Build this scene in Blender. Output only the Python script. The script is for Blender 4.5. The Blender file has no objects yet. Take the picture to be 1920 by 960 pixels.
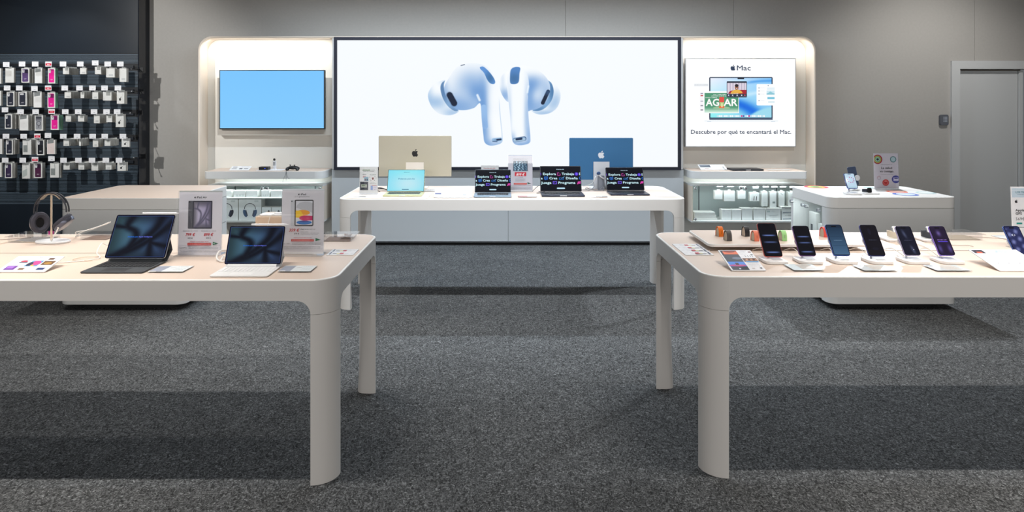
import bpy, bmesh, math, random
import numpy as np
from mathutils import Vector, Matrix

random.seed(7)
sc = bpy.context.scene
COL = sc.collection
R = math.radians
F = 1280.0; VX = 942.0; VY = 197.0; EYE = 1.48      # photo calibration, used to place things at real size

def lin(c):
    return c / 12.92 if c <= .04045 else ((c + .055) / 1.055) ** 2.4
def C(r, g, b):
    return (lin(r / 255), lin(g / 255), lin(b / 255), 1.0)
def X_(px, d): return (px - VX) * d / F
def Z_(py, d): return EYE - (py - VY) * d / F
def D_(py, z=.80): return F * (EYE - z) / (py - VY)

# ---------------------------------------------------------------- camera
cam = bpy.data.cameras.new('camera'); cam_o = bpy.data.objects.new('camera', cam); COL.objects.link(cam_o)
cam_o.location = (0, 0, EYE); cam_o.rotation_euler = (R(90), 0, 0)
cam.sensor_width = 36; cam.lens = 24.0
cam.shift_x = (960 - VX) / 1920; cam.shift_y = -(480 - VY) / 1920
cam.clip_start = .05; cam.clip_end = 60
sc.camera = cam_o
sc.view_settings.view_transform = 'Standard'
sc.view_settings.look = 'None'
sc.view_settings.gamma = 1
sc.view_settings.use_curve_mapping = False
sc.view_settings.exposure = 0.0

# ---------------------------------------------------------------- light
wd = bpy.data.worlds.new('World'); sc.world = wd; wd.use_nodes = True
bg = wd.node_tree.nodes['Background']; bg.inputs[0].default_value = (.93, .96, 1.0, 1); bg.inputs[1].default_value = .13

def area(x, y, z, sx, sy, power, col=(1, 1, 1), rot=(0, 0, 0), spread=180):
    l = bpy.data.lights.new('area_light', 'AREA'); l.shape = 'RECTANGLE'; l.size = sx; l.size_y = sy
    l.energy = power; l.color = col; l.spread = R(spread)
    o = bpy.data.objects.new('area_light', l); COL.objects.link(o); o.location = (x, y, z); o.rotation_euler = rot
    return o
def spot(x, y, z, tx, ty, tz, power, ang=60, blend=.5, col=(1, 1, 1), size=.03):
    l = bpy.data.lights.new('spot_light', 'SPOT'); l.energy = power; l.spot_size = R(ang); l.spot_blend = blend
    l.color = col; l.shadow_soft_size = size
    o = bpy.data.objects.new('spot_light', l); COL.objects.link(o); o.location = (x, y, z)
    o.rotation_euler = (Vector((tx, ty, tz)) - Vector((x, y, z))).to_track_quat('-Z', 'Y').to_euler()
    return o
WARM = (1, .955, .90); COOL = (.90, .95, 1.0)
area(-2.25, 2.53, 2.7, 2.5, .04, 22, WARM, spread=88)        # row over the front edge of the near tables
area(2.45, 2.53, 2.7, 2.5, .04, 22, WARM, spread=88)
area(-2.25, 3.80, 2.7, 2.5, .04, 13.5, WARM, spread=95)        # row behind them
area(2.45, 3.80, 2.7, 2.5, .04, 13.5, WARM, spread=95)
area(0.05, 3.85, 2.7, 2.4, .04, 21, COOL, (R(28), 0, 0), 85)  # fittings turned towards the back table
area(0.0, 6.25, 2.7, 4.6, .04, 96, (.78, .89, 1.0))          # row before the screen wall
area(0.0, -3.8, 2.05, 9.0, 1.7, 180, (1, .97, .94), (R(88), 0, 0))   # unseen fill panel added behind the camera to brighten surfaces facing it
spot(3.3, 6.40, 2.7, 2.9, 5.2, 0, 240, 110, .6, COOL)
spot(-2.47, 5.15, 2.7, -2.6, 4.9, 0, 80, 110, .6, WARM)
spot(-4.55, 4.0, 2.75, -4.3, 7.3, 1.4, 290, 60, .6, (1, .99, .97))
spot(-4.9, 6.45, 2.9, -4.5, 7.3, 1.2, 35, 80, .7, COOL)
spot(4.6, 6.0, 2.85, 4.6, 7.5, 1.3, 74, 110, .9, (1, .98, .95))

# ---------------------------------------------------------------- materials
_M = {}
def mat(name, col, rough=.5, metal=0.0, spec=.5, emit=None, estr=1.0, coat=0.0):
    if name in _M: return _M[name]
    m = bpy.data.materials.new(name); m.use_nodes = True
    p = m.node_tree.nodes['Principled BSDF']
    p.inputs['Base Color'].default_value = col; p.inputs['Roughness'].default_value = rough
    p.inputs['Metallic'].default_value = metal; p.inputs['Specular IOR Level'].default_value = spec
    p.inputs['Coat Weight'].default_value = coat
    if emit: p.inputs['Emission Color'].default_value = emit; p.inputs['Emission Strength'].default_value = estr
    _M[name] = m; return m
def noise_mat(name, c1, c2, scale, rough=.5, bump=0.0, detail=4, stretch=(1, 1, 1), bscale=None, spec=.5):
    if name in _M: return _M[name]
    m = mat(name, c1, rough, spec=spec); nt = m.node_tree; N = nt.nodes; L = nt.links
    p = N['Principled BSDF']; tc = N.new('ShaderNodeTexCoord'); mp = N.new('ShaderNodeMapping')
    mp.inputs['Scale'].default_value = stretch
    nz = N.new('ShaderNodeTexNoise'); nz.inputs['Scale'].default_value = scale; nz.inputs['Detail'].default_value = detail
    cr = N.new('ShaderNodeValToRGB'); cr.color_ramp.elements[0].position = .3; cr.color_ramp.elements[1].position = .7
    cr.color_ramp.elements[0].color = c1; cr.color_ramp.elements[1].color = c2
    L.new(tc.outputs['Object'], mp.inputs[0]); L.new(mp.outputs[0], nz.inputs['Vector']); L.new(nz.outputs['Fac'], cr.inputs[0])
    L.new(cr.outputs[0], p.inputs['Base Color'])
    if bump:
        b = N.new('ShaderNodeBump'); b.inputs['Strength'].default_value = bump; b.inputs['Distance'].default_value = .002
        n2 = N.new('ShaderNodeTexNoise'); n2.inputs['Scale'].default_value = bscale or scale * 2
        L.new(mp.outputs[0], n2.inputs['Vector']); L.new(n2.outputs['Fac'], b.inputs['Height']); L.new(b.outputs[0], p.inputs['Normal'])
    return m
def clear_mat(name, tint=(1, 1, 1, 1), refl=.10, rough=.02):
    if name in _M: return _M[name]
    m = bpy.data.materials.new(name); m.use_nodes = True; nt = m.node_tree; N = nt.nodes; L = nt.links; N.clear()
    o = N.new('ShaderNodeOutputMaterial'); t = N.new('ShaderNodeBsdfTransparent'); g = N.new('ShaderNodeBsdfGlossy')
    g.inputs['Roughness'].default_value = rough; t.inputs[0].default_value = tint
    fr = N.new('ShaderNodeLayerWeight'); fr.inputs['Blend'].default_value = .5; pw = N.new('ShaderNodeMath'); pw.operation = 'POWER'; pw.inputs[1].default_value = 5.0
    L.new(fr.outputs['Facing'], pw.inputs[0]); ad = N.new('ShaderNodeMath'); ad.operation = 'MULTIPLY_ADD'; ad.inputs[1].default_value = .6; ad.inputs[2].default_value = refl; ad.use_clamp = True
    mx = N.new('ShaderNodeMixShader'); L.new(pw.outputs[0], ad.inputs[0]); L.new(ad.outputs[0], mx.inputs[0]); L.new(t.outputs[0], mx.inputs[1]); L.new(g.outputs[0], mx.inputs[2]); L.new(mx.outputs[0], o.inputs[0])
    _M[name] = m; return m
def ink_mat(name, emit=0.0, rough=.45):
    """colour comes from the mesh's own colour attribute: printed ink, or the picture a screen shows"""
    if name in _M: return _M[name]
    m = bpy.data.materials.new(name); m.use_nodes = True; nt = m.node_tree; p = nt.nodes['Principled BSDF']
    a = nt.nodes.new('ShaderNodeVertexColor'); a.layer_name = 'Col'; p.inputs['Roughness'].default_value = rough
    if emit:
        p.inputs['Base Color'].default_value = (.008, .008, .01, 1)
        nt.links.new(a.outputs[0], p.inputs['Emission Color']); p.inputs['Emission Strength'].default_value = emit
    else:
        nt.links.new(a.outputs[0], p.inputs['Base Color'])
    _M[name] = m; return m

TOPM = noise_mat('table_laminate', C(224, 205, 190), C(218, 198, 182), 260, .42, .05, 3, (1, 1, 1))
WHITE = mat('white_lacquer', C(226, 222, 217), .42)
RIM = mat('white_rim', C(240, 238, 234), .35)
SHELLW = mat('white_panel', C(224, 224, 222), .5)
GREYP = mat('pale_grey_panel', C(196, 200, 202), .45)
CREAM = mat('cream_panel', C(234, 231, 223), .6)
CREAMF = mat('cream_frame', C(232, 218, 202), .5)
PAPER = mat('paper_white', C(236, 236, 238), .5)
CARD = mat('carton_white', C(222, 222, 218), .55)
CARDSHADE = mat('carton_side_shade', C(176, 173, 166), .6)
BLACK = mat('black_plastic', C(18, 19, 23), .35)
BLACKM = mat('black_matte', C(24, 25, 28), .7)
DKMETAL = mat('dark_metal', C(52, 56, 66), .35, .7)
STEEL = mat('brushed_steel', C(190, 192, 196), .25, 1.0)
ALU = mat('aluminium', C(196, 198, 202), .35, .8)
CABLE = mat('white_cable', C(232, 230, 226), .5)
CABLED = mat('dark_cable', C(40, 42, 48), .5)
CLEAR = clear_mat('clear_acrylic', (.97, .975, .98, 1), .06)
GLASS = clear_mat('cabinet_glass', (.968, .986, .984, 1), .05)
INK = ink_mat('printed_ink')
SCREEN = ink_mat('screen_picture', 1.0, .08)
SCREENDIM = ink_mat('phone_screen_picture', .9, .06)
LIGHTBOX = ink_mat('lightbox_picture', 1.0, .6); LEDWALL = ink_mat('led_wall_picture', 1.0, .7); LEDWALL.node_tree.nodes['Principled BSDF'].inputs['Specular IOR Level'].default_value = .1

# ---------------------------------------------------------------- mesh builder
def rr(w, d, r, n=6):
    """rounded rectangle outline, counter-clockwise, r a number or four (front-right, back-right, back-left, front-left)"""
    rs = (r,) * 4 if not isinstance(r, (tuple, list)) else r
    pts = []
    for (sx, sy, a0), q in zip(((1, -1, -90), (1, 1, 0), (-1, 1, 90), (-1, -1, 180)), rs):
        if q <= 1e-6: pts.append((sx * w / 2, sy * d / 2)); continue
        cx, cy = sx * (w / 2 - q), sy * (d / 2 - q)
        for k in range(n + 1):
            a = R(a0 + 90 * k / n); pts.append((cx + q * math.cos(a), cy + q * math.sin(a)))
    return pts
class MB:
    def __init__(s): s.v = []; s.f = []; s.m = []; s.mats = []; s.M = Matrix.Identity(4)
    def mi(s, m):
        if m not in s.mats: s.mats.append(m)
        return s.mats.index(m)
    def add(s, vs, fs, m):
        o = len(s.v); k = s.mi(m); s.v += [tuple(s.M @ Vector(v)) for v in vs]
        for f in fs: s.f.append([i + o for i in f]); s.m.append(k)
        return s
    def box(s, c, d, m):
        x, y, z = c; a, b, e = d[0] / 2, d[1] / 2, d[2] / 2
        vs = [(x + i * a, y + j * b, z + k * e) for k in (-1, 1) for j in (-1, 1) for i in (-1, 1)]
        return s.add(vs, [(0, 2, 3, 1), (4, 5, 7, 6), (0, 1, 5, 4), (2, 6, 7, 3), (0, 4, 6, 2), (1, 3, 7, 5)], m)
    def loft(s, rings, m, cap0=True, cap1=True, close=True):
        n = len(rings[0]); vs = [p for r in rings for p in r]; fs = []
        for i in range(len(rings) - 1):
            for j in range(n if close else n - 1):
                k = (j + 1) % n; fs.append((i * n + j, i * n + k, (i + 1) * n + k, (i + 1) * n + j))
        if cap0: fs.append(tuple(range(n))[::-1])
        if cap1: fs.append(tuple(range((len(rings) - 1) * n, len(rings) * n)))
        return s.add(vs, fs, m)
    def slab(s, c, w, d, h, r, m, b=.0, n=6, top=None):
        """rounded slab, c = centre of its underside"""
        x, y, z = c; rs = (r,) * 4 if not isinstance(r, (tuple, list)) else r
        def ring(i, zz): return [(x + p, y + q, zz) for p, q in rr(w - 2 * i, d - 2 * i, tuple(max(t - i, 1e-5) for t in rs), n)]
        if b > 0: rings = [ring(b, z), ring(b * .3, z + b * .3), ring(0, z + b), ring(0, z + h - b), ring(b * .3, z + h - b * .3), ring(b, z + h)]
        else: rings = [ring(0, z), ring(0, z + h)]
        if top: s.loft(rings, m, True, False); s.add(rings[-1], [tuple(range(len(rings[-1])))], top); return s
        return s.loft(rings, m)
    def prism(s, pts, z0, z1, m): return s.loft([[(x, y, z0) for x, y in pts], [(x, y, z1) for x, y in pts]], m)
    def tube(s, path, r, m, n=8, prof=None):
        P = [Vector(p) for p in path]; up = Vector((0, 0, 1)); rings = []; u = None
        for i, p in enumerate(P):
            t = (P[min(i + 1, len(P) - 1)] - P[max(i - 1, 0)]).normalized()
            if u is None:
                u = t.cross(up)
                if u.length < .05: u = t.cross(Vector((1, 0, 0)))
                u.normalize()
            else:
                u = (u - t * u.dot(t)).normalized()
            w = t.cross(u)
            pr = prof or [(r * math.cos(2 * math.pi * k / n), r * math.sin(2 * math.pi * k / n)) for k in range(n)]
            rings.append([tuple(p + u * a + w * b_) for a, b_ in pr])
        return s.loft(rings, m)
    def cyl(s, p0, p1, r0, m, r1=None, n=20):
        P0, P1 = Vector(p0), Vector(p1); t = (P1 - P0).normalized(); u = t.orthogonal().normalized(); w = t.cross(u); r1 = r0 if r1 is None else r1
        g = lambda P, r: [tuple(P + u * r * math.cos(2 * math.pi * k / n) + w * r * math.sin(2 * math.pi * k / n)) for k in range(n)]
        return s.loft([g(P0, r0), g(P1, r1)], m)
    def lathe(s, prof, m, c=(0, 0, 0), n=28):
        return s.loft([[(c[0] + r * math.cos(2 * math.pi * k / n), c[1] + r * math.sin(2 * math.pi * k / n), c[2] + z) for k in range(n)] for r, z in prof], m)
    def ball(s, c, r, m, sx=1, sy=1, sz=1, n=16, k=10):
        return s.loft([[(c[0] + sx * r * math.sin(math.pi * (i + .02) / (k + .04)) * math.cos(2 * math.pi * j / n), c[1] + sy * r * math.sin(math.pi * (i + .02) / (k + .04)) * math.sin(2 * math.pi * j / n), c[2] - sz * r * math.cos(math.pi * (i + .02) / (k + .04))) for j in range(n)] for i in range(k + 1)], m)
    def build(s, name, parent=None, loc=(0, 0, 0), rot=(0, 0, 0), smooth=35):
        me = bpy.data.meshes.new(name); me.from_pydata(s.v, [], s.f)
        for m in s.mats: me.materials.append(m)
        me.polygons.foreach_set('material_index', s.m)
        bm = bmesh.new(); bm.from_mesh(me); bmesh.ops.recalc_face_normals(bm, faces=bm.faces); bm.to_mesh(me); bm.free()
        if smooth:
            me.polygons.foreach_set('use_smooth', [True] * len(me.polygons)); me.set_sharp_from_angle(angle=R(smooth))
        me.update(); o = bpy.data.objects.new(name, me); COL.objects.link(o)
        if parent: o.parent = parent
        o.location = loc; o.rotation_euler = rot
        if smooth and len(s.v) < 6000: wn = o.modifiers.new('weighted_normal', 'WEIGHTED_NORMAL'); wn.keep_sharp = True; wn.weight = 80
        return o
def tag(o, label=None, cat=None, group=None, kind=None):
    if label: o['label'] = label
    if cat: o['category'] = cat
    if group: o['group'] = group
    if kind: o['kind'] = kind
    return o
def thing(name, label, cat, loc=(0, 0, 0), rz=0, group=None):
    o = bpy.data.objects.new(name, None); o.empty_display_size = .05; COL.objects.link(o)
    o.location = loc; o.rotation_euler = (0, 0, rz); return tag(o, label, cat, group)
def copy_tree(o, parent=None):
    c = o.copy(); COL.objects.link(c); c.parent = parent
    for ch in list(o.children): copy_tree(ch, c)
    return c
def struct(o): o['kind'] = 'structure'; return o

# ---------------------------------------------------------------- flat artwork (prints and screen pictures)
_TC = {}
def text_mesh(txt, bold=0.0, shear=0.0):
    key = (txt, bold, shear)
    if key in _TC: return _TC[key]
    cu = bpy.data.curves.new('t', 'FONT'); cu.body = txt; cu.size = 1; cu.offset = bold; cu.shear = shear; cu.resolution_u = 2; cu.fill_mode = 'FRONT'
    o = bpy.data.objects.new('t', cu); me = bpy.data.meshes.new_from_object(o)
    vs = [tuple(v.co) for v in me.vertices]; fs = [tuple(p.vertices) for p in me.polygons]
    bpy.data.objects.remove(o); bpy.data.curves.remove(cu); bpy.data.meshes.remove(me)
    _TC[key] = (vs, fs); return _TC[key]
APPLE = "M12.152 6.896c-.948 0-2.415-1.078-3.96-1.04-2.04.027-3.91 1.183-4.961 3.014-2.117 3.675-.546 9.103 1.519 12.09 1.013 1.454 2.208 3.09 3.792 3.039 1.52-.065 2.09-.987 3.935-.987 1.831 0 2.35.987 3.96.948 1.637-.026 2.676-1.48 3.676-2.948 1.156-1.688 1.636-3.325 1.662-3.415-.039-.013-3.182-1.221-3.22-4.857-.026-3.04 2.48-4.494 2.597-4.559-1.429-2.09-3.623-2.324-4.39-2.376-2-.156-3.675 1.09-4.61 1.09z M15.53 3.83c.843-1.012 1.4-2.427 1.245-3.83-1.207.052-2.662.805-3.532 1.818-.78.896-1.454 2.338-1.273 3.714 1.338.104 2.715-.688 3.559-1.701z"
def logo_outlines():
    import re
    out = []
    for sub in APPLE.split(' M'):
        sub = sub.lstrip('M'); head, rest = re.match(r'([-\d. ]+)c(.*)', sub).groups()
        nums = lambda t: [float(q) for q in re.findall(r'-?(?:\d+\.\d+|\.\d+|\d+)', t)]
        x, y = nums(head); pts = [(x, y)]; q = nums(rest.replace('z', ''))
        for i in range(0, len(q) - 5, 6):
            c = q[i:i + 6]; P = [(x, y), (x + c[0], y + c[1]), (x + c[2], y + c[3]), (x + c[4], y + c[5])]
            for k in range(1, 6):
                t = k / 5; a = [(1 - t) ** 3, 3 * t * (1 - t) ** 2, 3 * t * t * (1 - t), t ** 3]
                pts.append((sum(a[j] * P[j][0] for j in range(4)), sum(a[j] * P[j][1] for j in range(4))))
            x, y = P[3]
        out.append(pts[:-1] if abs(pts[-1][0] - pts[0][0]) < .02 and abs(pts[-1][1] - pts[0][1]) < .02 else pts)
    return out
LOGO = logo_outlines()
class Flat:
    """flat artwork w x h metres; drawing coordinates run x0..x1 left to right, y0..y1 top to bottom; faces -Y, origin bottom centre"""
    def __init__(s, w, h, box=(0, 0, 1, 1), step=.00008):
        s.w, s.h, s.b, s.step = w, h, box, step; s.v = []; s.f = []; s.c = []; s.k = 0
    def P(s, x, y):
        b = s.b; return (s.w * ((x - b[0]) / (b[2] - b[0]) - .5), -s.step * s.k, s.h * (1 - (y - b[1]) / (b[3] - b[1])))
    def poly(s, pts, c, up=True):
        if up: s.k += 1
        o = len(s.v); s.v += [s.P(*p) for p in pts]; s.f.append(list(range(o, o + len(pts)))); s.c.append([c] * len(pts)); return s
    def rect(s, x0, y0, x1, y1, c, up=True): return s.poly([(x0, y0), (x0, y1), (x1, y1), (x1, y0)], c, up)
    def rrect(s, x0, y0, x1, y1, r, c, n=4):
        pts = []
        for cx, cy, a0 in ((x0 + r, y0 + r, 270), (x0 + r, y1 - r, 180), (x1 - r, y1 - r, 90), (x1 - r, y0 + r, 0)):
            for k in range(n + 1):
                a = R(a0 - 90 * k / n); pts.append((cx + r * math.cos(a), cy + r * math.sin(a)))
        return s.poly(pts, c)
    def ell(s, cx, cy, rx, ry, c, n=28, a0=0, a1=360):
        return s.poly([(cx + rx * math.cos(R(a0 + (a1 - a0) * k / n)), cy + ry * math.sin(R(a0 + (a1 - a0) * k / n))) for k in range(n)], c)
    def frame(s, x0, y0, x1, y1, t, c):
        s.rect(x0, y0, x1, y0 + t, c); s.rect(x0, y1 - t, x1, y1, c, False); s.rect(x0, y0, x0 + t, y1, c, False); return s.rect(x1 - t, y0, x1, y1, c, False)
    def line(s, x0, y0, x1, y1, t, c):
        dx, dy = x1 - x0, y1 - y0; l = math.hypot(dx, dy) or 1; nx, ny = -dy / l * t / 2, dx / l * t / 2
        return s.poly([(x0 + nx, y0 + ny), (x1 + nx, y1 + ny), (x1 - nx, y1 - ny), (x0 - nx, y0 - ny)], c)
    def small(s, x0, y0, x1, t, c, seed=1):
        """a line of print too small to read: short strokes"""
        rnd = random.Random(seed); x = x0; s.k += 1
        while x < x1:
            w = min(rnd.uniform(.4, 1.5) * t, x1 - x); q = rnd.uniform(0, .3) * t; s.rect(x, y0 + q, x + w, y0 + t * .82, c, False); x += w + t * (.28 if rnd.random() < .8 else .8)
        return s
    def mesh(s, vs, fs, c):
        s.k += 1; o = len(s.v); s.v += [s.P(*v) for v in vs]
        for f in fs: s.f.append([i + o for i in f]); s.c.append([c] * len(f))
        return s
    def text(s, t, x, base, cap, c, width=None, align='c', bold=0.0, shear=0.0):
        vs, fs = text_mesh(t, 0.0, shear)
        if not vs: return s
        if bold:
            b_ = bold * cap; q = (width - 2 * b_) if width else None
            for dx, dy in ((-b_, 0), (b_, 0), (0, -b_), (0, b_)): s.text(t, x + dx + (b_ if align == 'l' and width else 0), base + dy, cap, c, q, align, 0.0, shear)
            return s
        x0 = min(v[0] for v in vs); x1 = max(v[0] for v in vs); k = cap / .70
        kx = width / (x1 - x0) if width else k
        ox = x if align == 'l' else (x - (x1 - x0) * kx / 2 if align == 'c' else x - (x1 - x0) * kx)
        return s.mesh([(ox + (v[0] - x0) * kx, base - v[1] * k) for v in vs], fs, c)
    def logo(s, cx, cy, hgt, c):
        k = hgt / 24.0; s.k += 1
        for pts in LOGO: s.poly([(cx + (x - 12) * k, cy + (y - 12) * k) for x, y in pts][::-1], c, False)
        s.k += 1; return s
    def grid(s, x0, y0, x1, y1, nx, ny, fn):
        s.k += 1; o = len(s.v); xs = np.linspace(x0, x1, nx + 1); ys = np.linspace(y0, y1, ny + 1)
        GX, GY = np.meshgrid(xs, ys); rgb = np.clip(fn(GX, GY), 0, 1)
        rgb = np.where(rgb <= .04045, rgb / 12.92, ((rgb + .055) / 1.055) ** 2.4)
        s.v += [s.P(x, y) for y in ys for x in xs]; w = nx + 1
        cc = [tuple(map(float, q)) + (1.0,) for q in rgb.reshape(-1, 3)]
        for j in range(ny):
            for i in range(nx):
                q = (j * w + i, (j + 1) * w + i, (j + 1) * w + i + 1, j * w + i + 1)
                s.f.append([o + t for t in q]); s.c.append([cc[t] for t in q])
        return s
    def build(s, name, material, parent=None, loc=(0, 0, 0), rot=(0, 0, 0)):
        me = bpy.data.meshes.new(name); me.from_pydata(s.v, [], s.f); me.materials.append(material)
        ca = me.color_attributes.new('Col', 'FLOAT_COLOR', 'CORNER'); ca.data.foreach_set('color', [t for f in s.c for c in f for t in c])
        me.update(); o = bpy.data.objects.new(name, me); COL.objects.link(o)
        if parent: o.parent = parent
        o.location = loc; o.rotation_euler = rot; return o

def smooth_path(pts, k=6):
    P = [Vector(p) for p in pts]; out = []
    for i in range(len(P) - 1):
        a, b, c, d = P[max(i - 1, 0)], P[i], P[i + 1], P[min(i + 2, len(P) - 1)]
        for j in range(k):
            t = j / k; out.append(tuple(.5 * ((2 * b) + (c - a) * t + (2 * a - 5 * b + 4 * c - d) * t * t + (3 * b - a - 3 * c + d) * t ** 3)))
    out.append(tuple(P[-1])); return out

# ================================================================ the setting
def carpet():
    m = bpy.data.materials.new('carpet_felt'); m.use_nodes = True; nt = m.node_tree; N = nt.nodes; L = nt.links; p = N['Principled BSDF']
    p.inputs['Roughness'].default_value = .95; p.inputs['Specular IOR Level'].default_value = .15
    tc = N.new('ShaderNodeTexCoord')
    def nz(scale, det, sx=1, sy=1, dist=0.0):
        mp = N.new('ShaderNodeMapping'); mp.inputs['Scale'].default_value = (sx, sy, 1); L.new(tc.outputs['Object'], mp.inputs[0])
        n = N.new('ShaderNodeTexNoise'); n.inputs['Scale'].default_value = scale; n.inputs['Detail'].default_value = det; n.inputs['Distortion'].default_value = dist
        L.new(mp.outputs[0], n.inputs['Vector']); return n
    def mapr(n, a, b, c, d):
        r = N.new('ShaderNodeMapRange'); r.inputs[1].default_value = a; r.inputs[2].default_value = b; r.inputs[3].default_value = c; r.inputs[4].default_value = d
        L.new(n.outputs[0], r.inputs[0]); return r
    def mul(a, b):
        q = N.new('ShaderNodeMath'); q.operation = 'MULTIPLY'; L.new(a.outputs[0], q.inputs[0]); L.new(b.outputs[0], q.inputs[1]); return q
    fib = mapr(nz(52, 3, 1, .5, 3.2), .36, .67, .36, 1.75); fib2 = mapr(nz(84, 2, .5, 1, 2.6), .48, .70, .70, 2.3)
    big = mapr(nz(3.0, 2), .3, .7, .94, 1.06); v = mul(mul(fib, fib2), big)
    br = N.new('ShaderNodeTexBrick'); br.inputs['Scale'].default_value = 1; br.inputs['Mortar Size'].default_value = .0022; br.inputs['Brick Width'].default_value = .5; br.inputs['Row Height'].default_value = .5
    br.offset = 0; br.inputs['Color1'].default_value = br.inputs['Color2'].default_value = (1, 1, 1, 1); br.inputs['Mortar'].default_value = (.88, .88, .88, 1)
    L.new(tc.outputs['Object'], br.inputs['Vector']); v = mul(v, br)
    mx = N.new('ShaderNodeVectorMath'); mx.operation = 'SCALE'; mx.inputs[0].default_value = (.094, .097, .099); L.new(v.outputs[0], mx.inputs['Scale']); L.new(mx.outputs[0], p.inputs['Base Color'])
    b = N.new('ShaderNodeBump'); b.inputs['Strength'].default_value = .25; b.inputs['Distance'].default_value = .003; L.new(fib.outputs[0], b.inputs['Height']); L.new(b.outputs[0], p.inputs['Normal'])
    return m
struct(MB().box((0, 3.0, -.05), (18, 14, .1), carpet()).build('floor'))
struct(MB().box((0, 3.0, 3.35), (18, 14, .1), mat('ceiling_paint', C(90, 90, 92), .9)).build('ceiling'))
WALL = noise_mat('grey_wall_paint', C(176, 173, 168), C(180, 177, 172), 40, .8, .02)
DOORP = mat('door_paint', C(202, 204, 204), .55)
DX0, DX1, DZ = X_(1797, 7.5), 5.95, 1.875
wb = MB()
for a, b_ in ((-9, -6.0), (-5.997, X_(1060, 7.5)), (X_(1060, 7.5) + .003, X_(1375, 7.5)), (X_(1375, 7.5) + .003, DX0 - .02)):
    wb.box(((a + b_) / 2, 7.56, 1.65), (b_ - a, .12, 3.3), WALL)
wb.box(((DX0 - .02 + X_(1827, 7.5)) / 2, 7.56, (3.3 + DZ) / 2 + .01), (X_(1827, 7.5) - DX0 + .02, .12, 3.3 - DZ - .02), WALL)
wb.box(((X_(1827, 7.5) + .003 + DX1) / 2, 7.56, (3.3 + DZ) / 2 + .01), (DX1 - X_(1827, 7.5) - .003, .12, 3.3 - DZ - .02), WALL)
wb.box(((DX1 + 9) / 2, 7.56, 1.65), (9 - DX1, .12, 3.3), WALL)
struct(wb.build('wall_back'))
struct(MB().box(((DX0 + DX1) / 2, 8.3, 1.1), (1.6, .05, 2.2), mat('beyond_door_wall', C(186, 168, 148), .8)).build('wall_corridor'))
tb = MB(); tb.box((DX0 - .045, 7.485, (DZ + .09) / 2), (.09, .03, DZ + .09), DOORP); tb.box(((DX0 + DX1) / 2, 7.485, DZ + .045), (DX1 - DX0, .03, .09), DOORP)
tb.box((DX0 - .01, 7.56, DZ / 2), (.02, .12, DZ), DOORP); tb.box(((DX0 + DX1) / 2, 7.56, DZ + .005), (DX1 - DX0, .119, .01), DOORP)
struct(tb.build('trim_1'))
dr = MB(); dr.box(((DX0 + .01 + X_(1907, 7.55)) / 2, 7.57, DZ / 2 - .005), (X_(1907, 7.55) - DX0 - .01, .045, DZ - .02), DOORP)
dr.box((X_(1910, 7.55) + .01, 7.56, DZ / 2 - .005), (.035, .07, DZ - .02), DOORP); struct(dr.build('door_1'))

# access keypad by the door
kp = thing('access_keypad', 'small grey keypad reader with dark buttons on the wall beside the door frame', 'keypad', (X_(1773, 7.45), 7.498, Z_(235, 7.45)))
k = MB(); k.M = Matrix.Rotation(R(90), 4, 'X'); k.slab((0, .058, 0), .09, .116, .035, .018, mat('keypad_grey', C(96, 100, 108), .5), .005); k.build('housing', kp)
f = Flat(.05, .07, (0, 0, 50, 70)); [f.rrect(4 + 15 * i, 6 + 16 * j, 15 + 15 * i, 17 + 16 * j, 2, C(168, 176, 188)) for i in range(3) for j in range(4)]
f.build('key_buttons', INK, kp, (.006, -.0355, .03))

# ---------------------------------------------------------------- media wall unit
U0, U1, UT, UF, UB = -3.212, 3.307, 2.207, 7.2, 7.40
mw = thing('media_wall_unit', 'wide cream wall unit with rounded frame, two lit recesses and a white centre base', 'wall unit', (0, 7.3, 0))
fr = MB(); r0, t = .15, .018
def uring(ins, y, rad):
    a, b_, zt = U0 + ins, U1 - ins, UT - ins; pts = [(b_, y, 0.0)]
    for cx, cz, a0 in ((b_ - rad, zt - rad, 0), (a + rad, zt - rad, 90)):
        for k in range(11): an = R(a0 + 9 * k); pts.append((cx + rad * math.cos(an), y, cz + rad * math.sin(an)))
    return pts + [(a, y, 0.0)]
rings = [uring(0, 7.498, r0), uring(0, UF + .006, r0), uring(.003, UF + .001, r0), uring(.008, UF, r0), uring(.013, UF + .001, r0 - .012), uring(t, UF + .006, r0 - .014), uring(t, 7.498, r0 - .014)]
fr.M = Matrix.Translation((0, -7.3, 0)); fr.loft(rings, CREAMF, False, False, False); fr.build('surround_frame', mw)
def panel(x0, x1, z0, z1, y0, y1, m): b = MB(); b.M = Matrix.Translation((0, -7.3, 0)); b.box(((x0 + x1) / 2, (y0 + y1) / 2, (z0 + z1) / 2), (x1 - x0, y1 - y0, z1 - z0), m); return b
def backpan(a, b_, side):
    ins = t + .001; zt = UT - ins; rad = r0 - .015; pts = []
    if side < 0:
        a = U0 + ins; pts = [(b_, .0), (b_, zt)] + [(a + rad + rad * math.cos(R(90 + 9 * k)), zt - rad + rad * math.sin(R(90 + 9 * k))) for k in range(11)] + [(a, 0.0)]
    else:
        b_ = U1 - ins; pts = [(a, 0.0), (b_, 0.0)] + [(b_ - rad + rad * math.cos(R(9 * k)), zt - rad + rad * math.sin(R(9 * k))) for k in range(11)] + [(a, zt)]
    q = MB(); q.M = Matrix.Translation((0, -7.3, 0)); q.loft([[(x, UB, z) for x, z in pts], [(x, 7.495, z) for x, z in pts]], CREAM); return q
backpan(0, -1.805, -1).build('recess_back_panel', mw); backpan(1.915, 0, 1).build('recess_back_panel', mw)
cb = MB(); cb.M = Matrix.Translation((0, -7.3, 0))
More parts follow.
